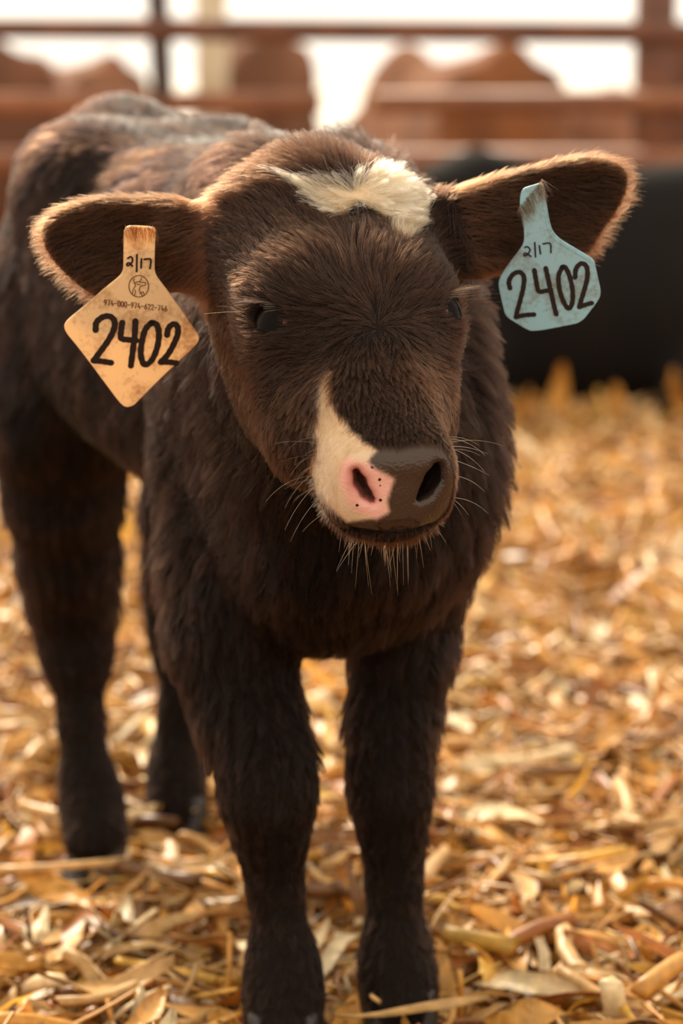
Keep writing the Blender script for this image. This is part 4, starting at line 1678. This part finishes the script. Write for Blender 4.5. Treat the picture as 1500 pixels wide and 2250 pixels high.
# ================================================================== the setting
def plain(name, col, rough=0.7, col2=None, scale=6.0, metal=0.0, bump=0.0):
    m, nt, b, out = new_mat(name)
    b.inputs['Base Color'].default_value = c4(col)
    b.inputs['Roughness'].default_value = rough
    b.inputs['Metallic'].default_value = metal
    if col2 is not None:
        tc = nt.nodes.new('ShaderNodeTexCoord')
        n1 = nt.nodes.new('ShaderNodeTexNoise')
        n1.inputs['Scale'].default_value = scale
        n1.inputs['Detail'].default_value = 6
        nt.links.new(tc.outputs['Object'], n1.inputs['Vector'])
        cr = nt.nodes.new('ShaderNodeValToRGB')
        cr.color_ramp.elements[0].position = 0.38
        cr.color_ramp.elements[0].color = c4(col)
        cr.color_ramp.elements[1].position = 0.66
        cr.color_ramp.elements[1].color = c4(col2)
        nt.links.new(n1.outputs['Fac'], cr.inputs[0])
        nt.links.new(cr.outputs[0], b.inputs['Base Color'])
        if bump:
            bp = nt.nodes.new('ShaderNodeBump')
            bp.inputs['Strength'].default_value = bump
            bp.inputs['Distance'].default_value = 0.01
            nt.links.new(n1.outputs['Fac'], bp.inputs['Height'])
            nt.links.new(bp.outputs[0], b.inputs['Normal'])
    return m


M_EARTH = plain('packed_bedding_floor', lin(78, 47, 20), 0.95, lin(128, 84, 38), 30, 0, 0.5)
M_EARTH.node_tree.nodes['Principled BSDF'].inputs['Specular IOR Level'].default_value = 0.1
M_YARD = plain('pale_yard_gravel', lin(225, 222, 214), 0.9, lin(206, 200, 190), 0.4)
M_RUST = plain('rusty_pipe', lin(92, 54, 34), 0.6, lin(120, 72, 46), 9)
M_RUST_LIT = plain('rusty_pipe_lit_copy', lin(120, 72, 46), 0.6, lin(146, 92, 58), 7)  # paler copy of the pipe rust: light on the rails put into its colour
M_DARKBAR = plain('dark_steel', lin(48, 32, 25), 0.5, lin(66, 42, 30), 12)
M_POLE = plain('weathered_pale_wood', lin(206, 192, 165), 0.8, lin(184, 166, 136), 8)
M_BOARD = plain('brown_barn_board', lin(118, 76, 52), 0.8, lin(92, 58, 38), 5)


def box(bm, x0, x1, y0, y1, z0, z1):
    r = bmesh.ops.create_cube(bm, size=1)
    for v in r['verts']:
        v.co = Vector(((x0 + x1) / 2 + v.co.x * (x1 - x0), (y0 + y1) / 2 + v.co.y * (y1 - y0), (z0 + z1) / 2 + v.co.z * (z1 - z0)))


def pipe(name, a, b_, r, mat, parent, seg=20):
    a, b_ = Vector(tuple(a)), Vector(tuple(b_))
    bm = bmesh.new()
    bmesh.ops.create_cone(bm, cap_ends=True, segments=seg, radius1=r, radius2=r, depth=(b_ - a).length)
    q_ = Vector((0, 0, 1)).rotation_difference(b_ - a)
    bmesh.ops.transform(bm, matrix=Matrix.Translation((a + b_) / 2) @ q_.to_matrix().to_4x4(), verts=bm.verts)
    o = bm_obj(name, bm, mat, parent)
    return o


FLOOR_Z = -0.055
for nm, y0, y1, mat, lab in (('floor', -7.0, 16.0, M_EARTH, 'packed straw covered floor of the pen'),
                             ('ground', 16.0, 140.0, M_YARD, 'bright pale yard beyond the pen')):
    bm = bmesh.new()
    xw = 9 if nm == 'floor' else 80
    box(bm, -xw, xw, y0, y1, FLOOR_Z - 0.2, FLOOR_Z)
    o = bm_obj(nm, bm, mat, None, False)
    tag(o, lab, None, None, 'structure')
bm = bmesh.new()
r = bmesh.ops.create_grid(bm, x_segments=60, y_segments=6, size=0.5)
for v in r['verts']:
    t = v.co.y + 0.5
    v.co = Vector((v.co.x * 150, 128 + 10 * t, FLOOR_Z - 0.1 + 1.7 * math.sin(t * PI / 2) * (1 + 0.12 * math.sin(v.co.x * 40))))
tag(bm_obj('hill', bm, M_YARD, None), 'low pale bank on the horizon', None, None, 'structure')

# ---------------------------------------------------------------- pipe fence behind the calf
FY = 6.6
fence = empty('pipe_fence', (0, FY, FLOOR_Z))
tag(fence, 'rusty pipe fence with rails and a post behind the calf', 'fence')


def fpart(o):
    o.parent = fence
    o.matrix_parent_inverse = Matrix.Translation(-Vector((0, FY, FLOOR_Z)))
    return o


def rail(ya, yb, r, mat, x0=-2.6, x1=2.6, name='rail', y=FY):
    a, b_ = P(0, ya, y), P(1500, yb, y)
    s = (b_[2] - a[2]) / (b_[0] - a[0])
    return fpart(pipe(name, (x0, y, a[2] + s * (x0 - a[0])), (x1, y, a[2] + s * (x1 - a[0])), r, mat, None))


rail(61, 73, 0.031, M_RUST)
gx0, gx1 = P(706, 225, FY)[0], P(822, 225, FY)[0]
for ya, yb, r_ in ((228, 222, 0.030), (354, 352, 0.032)):
    rail(ya, yb, r_, M_RUST_LIT, -2.6, gx0)
    rail(ya, yb, r_, M_RUST_LIT, gx1, 2.6)
px = P(1440, 200, FY)
fpart(pipe('post', (px[0], FY + 0.05, FLOOR_Z), (px[0] + 0.004, FY + 0.05, 1.55), 0.058, M_RUST, None, 28))
a, b_ = P(346, 0, FY), P(360, 250, FY)
d_ = (a - b_) / (a[2] - b_[2])
ub = fpart(pipe('upright_bar', tuple(a + d_ * (FLOOR_Z - a[2])), tuple(a + d_ * (1.5 - a[2])), 0.031, M_DARKBAR, None))
ub['label'] = 'dark steel upright bar'
px2 = P(-260, 200, FY)
fpart(pipe('post', (px2[0], FY + 0.05, FLOOR_Z), (px2[0], FY + 0.05, 1.55), 0.058, M_RUST, None, 28))
fpart(pipe('clamp', tuple(P(343, 66, FY - 0.02)), tuple(P(359, 66, FY - 0.02)), 0.045, M_RUST, None))

# pale wooden post further out
pw_ = P(464, 120, 8.4)
bm = bmesh.new()
bmesh.ops.create_cone(bm, cap_ends=True, segments=16, radius1=0.060, radius2=0.052, depth=1.75)
bmesh.ops.translate(bm, verts=bm.verts, vec=(0, 0, 0.875))
po = bm_obj('wooden_post', bm, M_POLE)
po.location = (pw_[0], 8.4, FLOOR_Z)
tag(po, 'pale weathered wooden post standing beyond the pipe fence', 'post')

# board wall at the right edge
wl = empty('board_gate', (P(1530, 300, 7.0)[0], 7.0, FLOOR_Z))
tag(wl, 'brown board gate beside the thick rusty post', 'gate')
for i in range(5):
    bm = bmesh.new()
    x0 = -0.075 + i * 0.118
    box(bm, x0, x0 + 0.108, -0.02 + 0.006 * (i % 2), 0.02, 0.02, 0.885 - 0.012 * (i % 2))
    bmesh.ops.bevel(bm, geom=list(bm.edges), offset=0.004, segments=1, affect='EDGES')
    bm_obj('board', bm, M_BOARD, wl, False)
for z_ in (0.25, 0.72):
    bm = bmesh.new()
    box(bm, -0.075, 0.51, 0.02, 0.05, z_, z_ + 0.08)
    bm_obj('cross_bar', bm, M_BOARD, wl, False)


# ---------------------------------------------------------------- cattle lying behind
def cow_field(trunk, head, hlen=1.0):
    """Distance field of a lying animal in its own frame: x along the back (head at +x), z up, lying on z = 0."""
    tab = [(-0.78 * hlen, 0.05, 0.42, 0.22), (-0.70 * hlen, 0.20, 0.60, 0.06), (-0.50 * hlen, 0.31, 0.80, 0.0), (-0.20 * hlen, 0.34, 0.76, 0.0),
           (0.15 * hlen, 0.33, 0.74, 0.0), (0.42 * hlen, 0.27, 0.80, 0.02), (0.58 * hlen, 0.20, 0.72, 0.08), (0.68 * hlen, 0.08, 0.58, 0.22)]

    def f(p):
        q = p * np.array([1, 1, 1.0])
        d = d_loft(q[:, 0], q[:, 1], q[:, 2], tab, 1.75, -0.22)
        qs = np.stack([q[:, 0], np.abs(q[:, 1]), q[:, 2]], 1)
        d = smin(d, d_ell(qs, (-0.45 * hlen, 0.20, 0.62), (0.12, 0.09, 0.10)), 0.10)         # hips
        d = smin(d, d_cone(qs, np.array([-0.40, 0.24, 0.26]), np.array([-0.10, 0.40, 0.10]), 0.17, 0.08), 0.08)   # folded hind legs
        d = smin(d, d_cone(qs, np.array([-0.10, 0.40, 0.08]), np.array([-0.38, 0.42, 0.05]), 0.06, 0.045), 0.04)
        d = smin(d, d_cone(qs, np.array([0.42, 0.20, 0.22]), np.array([0.66, 0.22, 0.10]), 0.12, 0.07), 0.06)     # folded forelegs
        d = smin(d, d_cone(qs, np.array([0.66, 0.22, 0.09]), np.array([0.40, 0.25, 0.05]), 0.055, 0.04), 0.04)
        h = np.array(head, float)
        d = smin(d, d_cone(q, np.array([0.50 * hlen, 0, 0.58]), h - np.array([0.06, 0, 0]), 0.17, 0.10), 0.10)    # neck
        nose = h + np.array([0.24, 0.0, -0.20])
        d = smin(d, d_cone(q, h, nose, 0.105, 0.062), 0.05)
        qh = q - h
        qe = np.stack([qh[:, 0], np.abs(qh[:, 1]), qh[:, 2]], 1)
        d = smin(d, d_cone(qe, np.array([-0.04, 0.09, 0.03]), np.array([-0.06, 0.21, 0.0]), 0.035, 0.030), 0.03)  # ears
        d = smin(d, d_ell(qe, (0.06, 0.075, 0.02), (0.04, 0.03, 0.03)), 0.03)
        return d
    return f


def lying_cow(px, y, rz, head, col, col2, label, scale=1.0, hl=1.0, face=None, sink=0.0, tall=1.0, wide=1.0):
    g = P(px, 400, y)
    f = cow_field(None, head, hl)
    V, F = surface_nets(f, (-1.0, -0.65, -0.06), (1.15, 0.65, 1.15), 0.026, 4, 2.6)
    root = empty('cow', (g[0], y, FLOOR_Z - sink), rz)
    root.scale = (scale, scale * wide, scale * tall)
    tag(root, label, 'cow')
    m = plain('cow_hide_' + label.split()[0], col, 0.9, col2, 4.0)
    m.node_tree.nodes['Principled BSDF'].inputs['Specular IOR Level'].default_value = 0.2
    o = mesh_obj('body', V, F, m, root)
    h = np.array(head, float)
    for s in (-1, 1):
        e = bm_obj('eye', sphere_bm(0.022, 14, 10), M_EYE, root)
        e.location = (h[0] + 0.085, s * 0.098, h[2] + 0.015)
    mz = bm_obj('muzzle', sphere_bm(0.062, 18, 12), plain('muzzle_' + label.split()[0], lin(70, 48, 40) if face is None else lin(190, 150, 130), 0.4), root)
    mz.location = (h[0] + 0.25, 0, h[2] - 0.205)
    if face is not None:
        b2 = sphere_bm(0.1, 18, 12)
        for v in b2.verts:
            v.co = Vector((v.co.x * 1.7, v.co.y * 0.75, v.co.z * 0.55))
        fc = bm_obj('white_face', b2, plain('white_face_hair', face, 0.8), root)
        fc.location = (h[0] + 0.14, 0, h[2] - 0.065)
        fc.rotation_euler = (0, math.radians(40), 0)
        fc['label'] = 'white blaze on the face'
    return root


lying_cow(1360, 5.45, PI + 0.10, (0.66, 0.0, 0.62), lin(11, 7, 5), lin(16, 10, 8), 'black cow lying in the bedding right of the calf', 0.775, 1.0)
lying_cow(990, 9.0, PI / 2 + 0.42, (0.80, -0.05, 0.50), lin(124, 76, 44), lin(98, 60, 36), 'chestnut cow resting behind the fence above the calf head', 1.00, 0.9, tall=1.15, wide=0.8)
lying_cow(560, 11.5, PI / 2 + 0.22, (0.80, 0.05, 0.50), lin(92, 60, 42), lin(122, 82, 60), 'grey-brown cow resting behind the fence beside the wooden post', 1.06, 0.9, tall=1.24, wide=0.66)
lying_cow(160, 13.2, PI / 2 + 0.6, (0.80, 0.0, 0.50), lin(136, 94, 70), lin(100, 66, 46), 'tan cow resting behind the fence left of the upright bar', 1.04, 0.9, tall=1.14, wide=0.7)
lying_cow(-75, 10.0, PI / 2 + 0.3, (0.80, 0.0, 0.50), lin(84, 54, 40), lin(108, 70, 50), 'dark brown cow at the far left behind the fence', 1.07, 0.9, tall=1.14)
lying_cow(1540, 11.2, PI - 0.15, (0.80, 0.0, 0.52), lin(138, 94, 70), lin(110, 72, 52), 'pale faced tan cow lying behind the fence next to the post', 0.96, 1.0, lin(230, 208, 180))
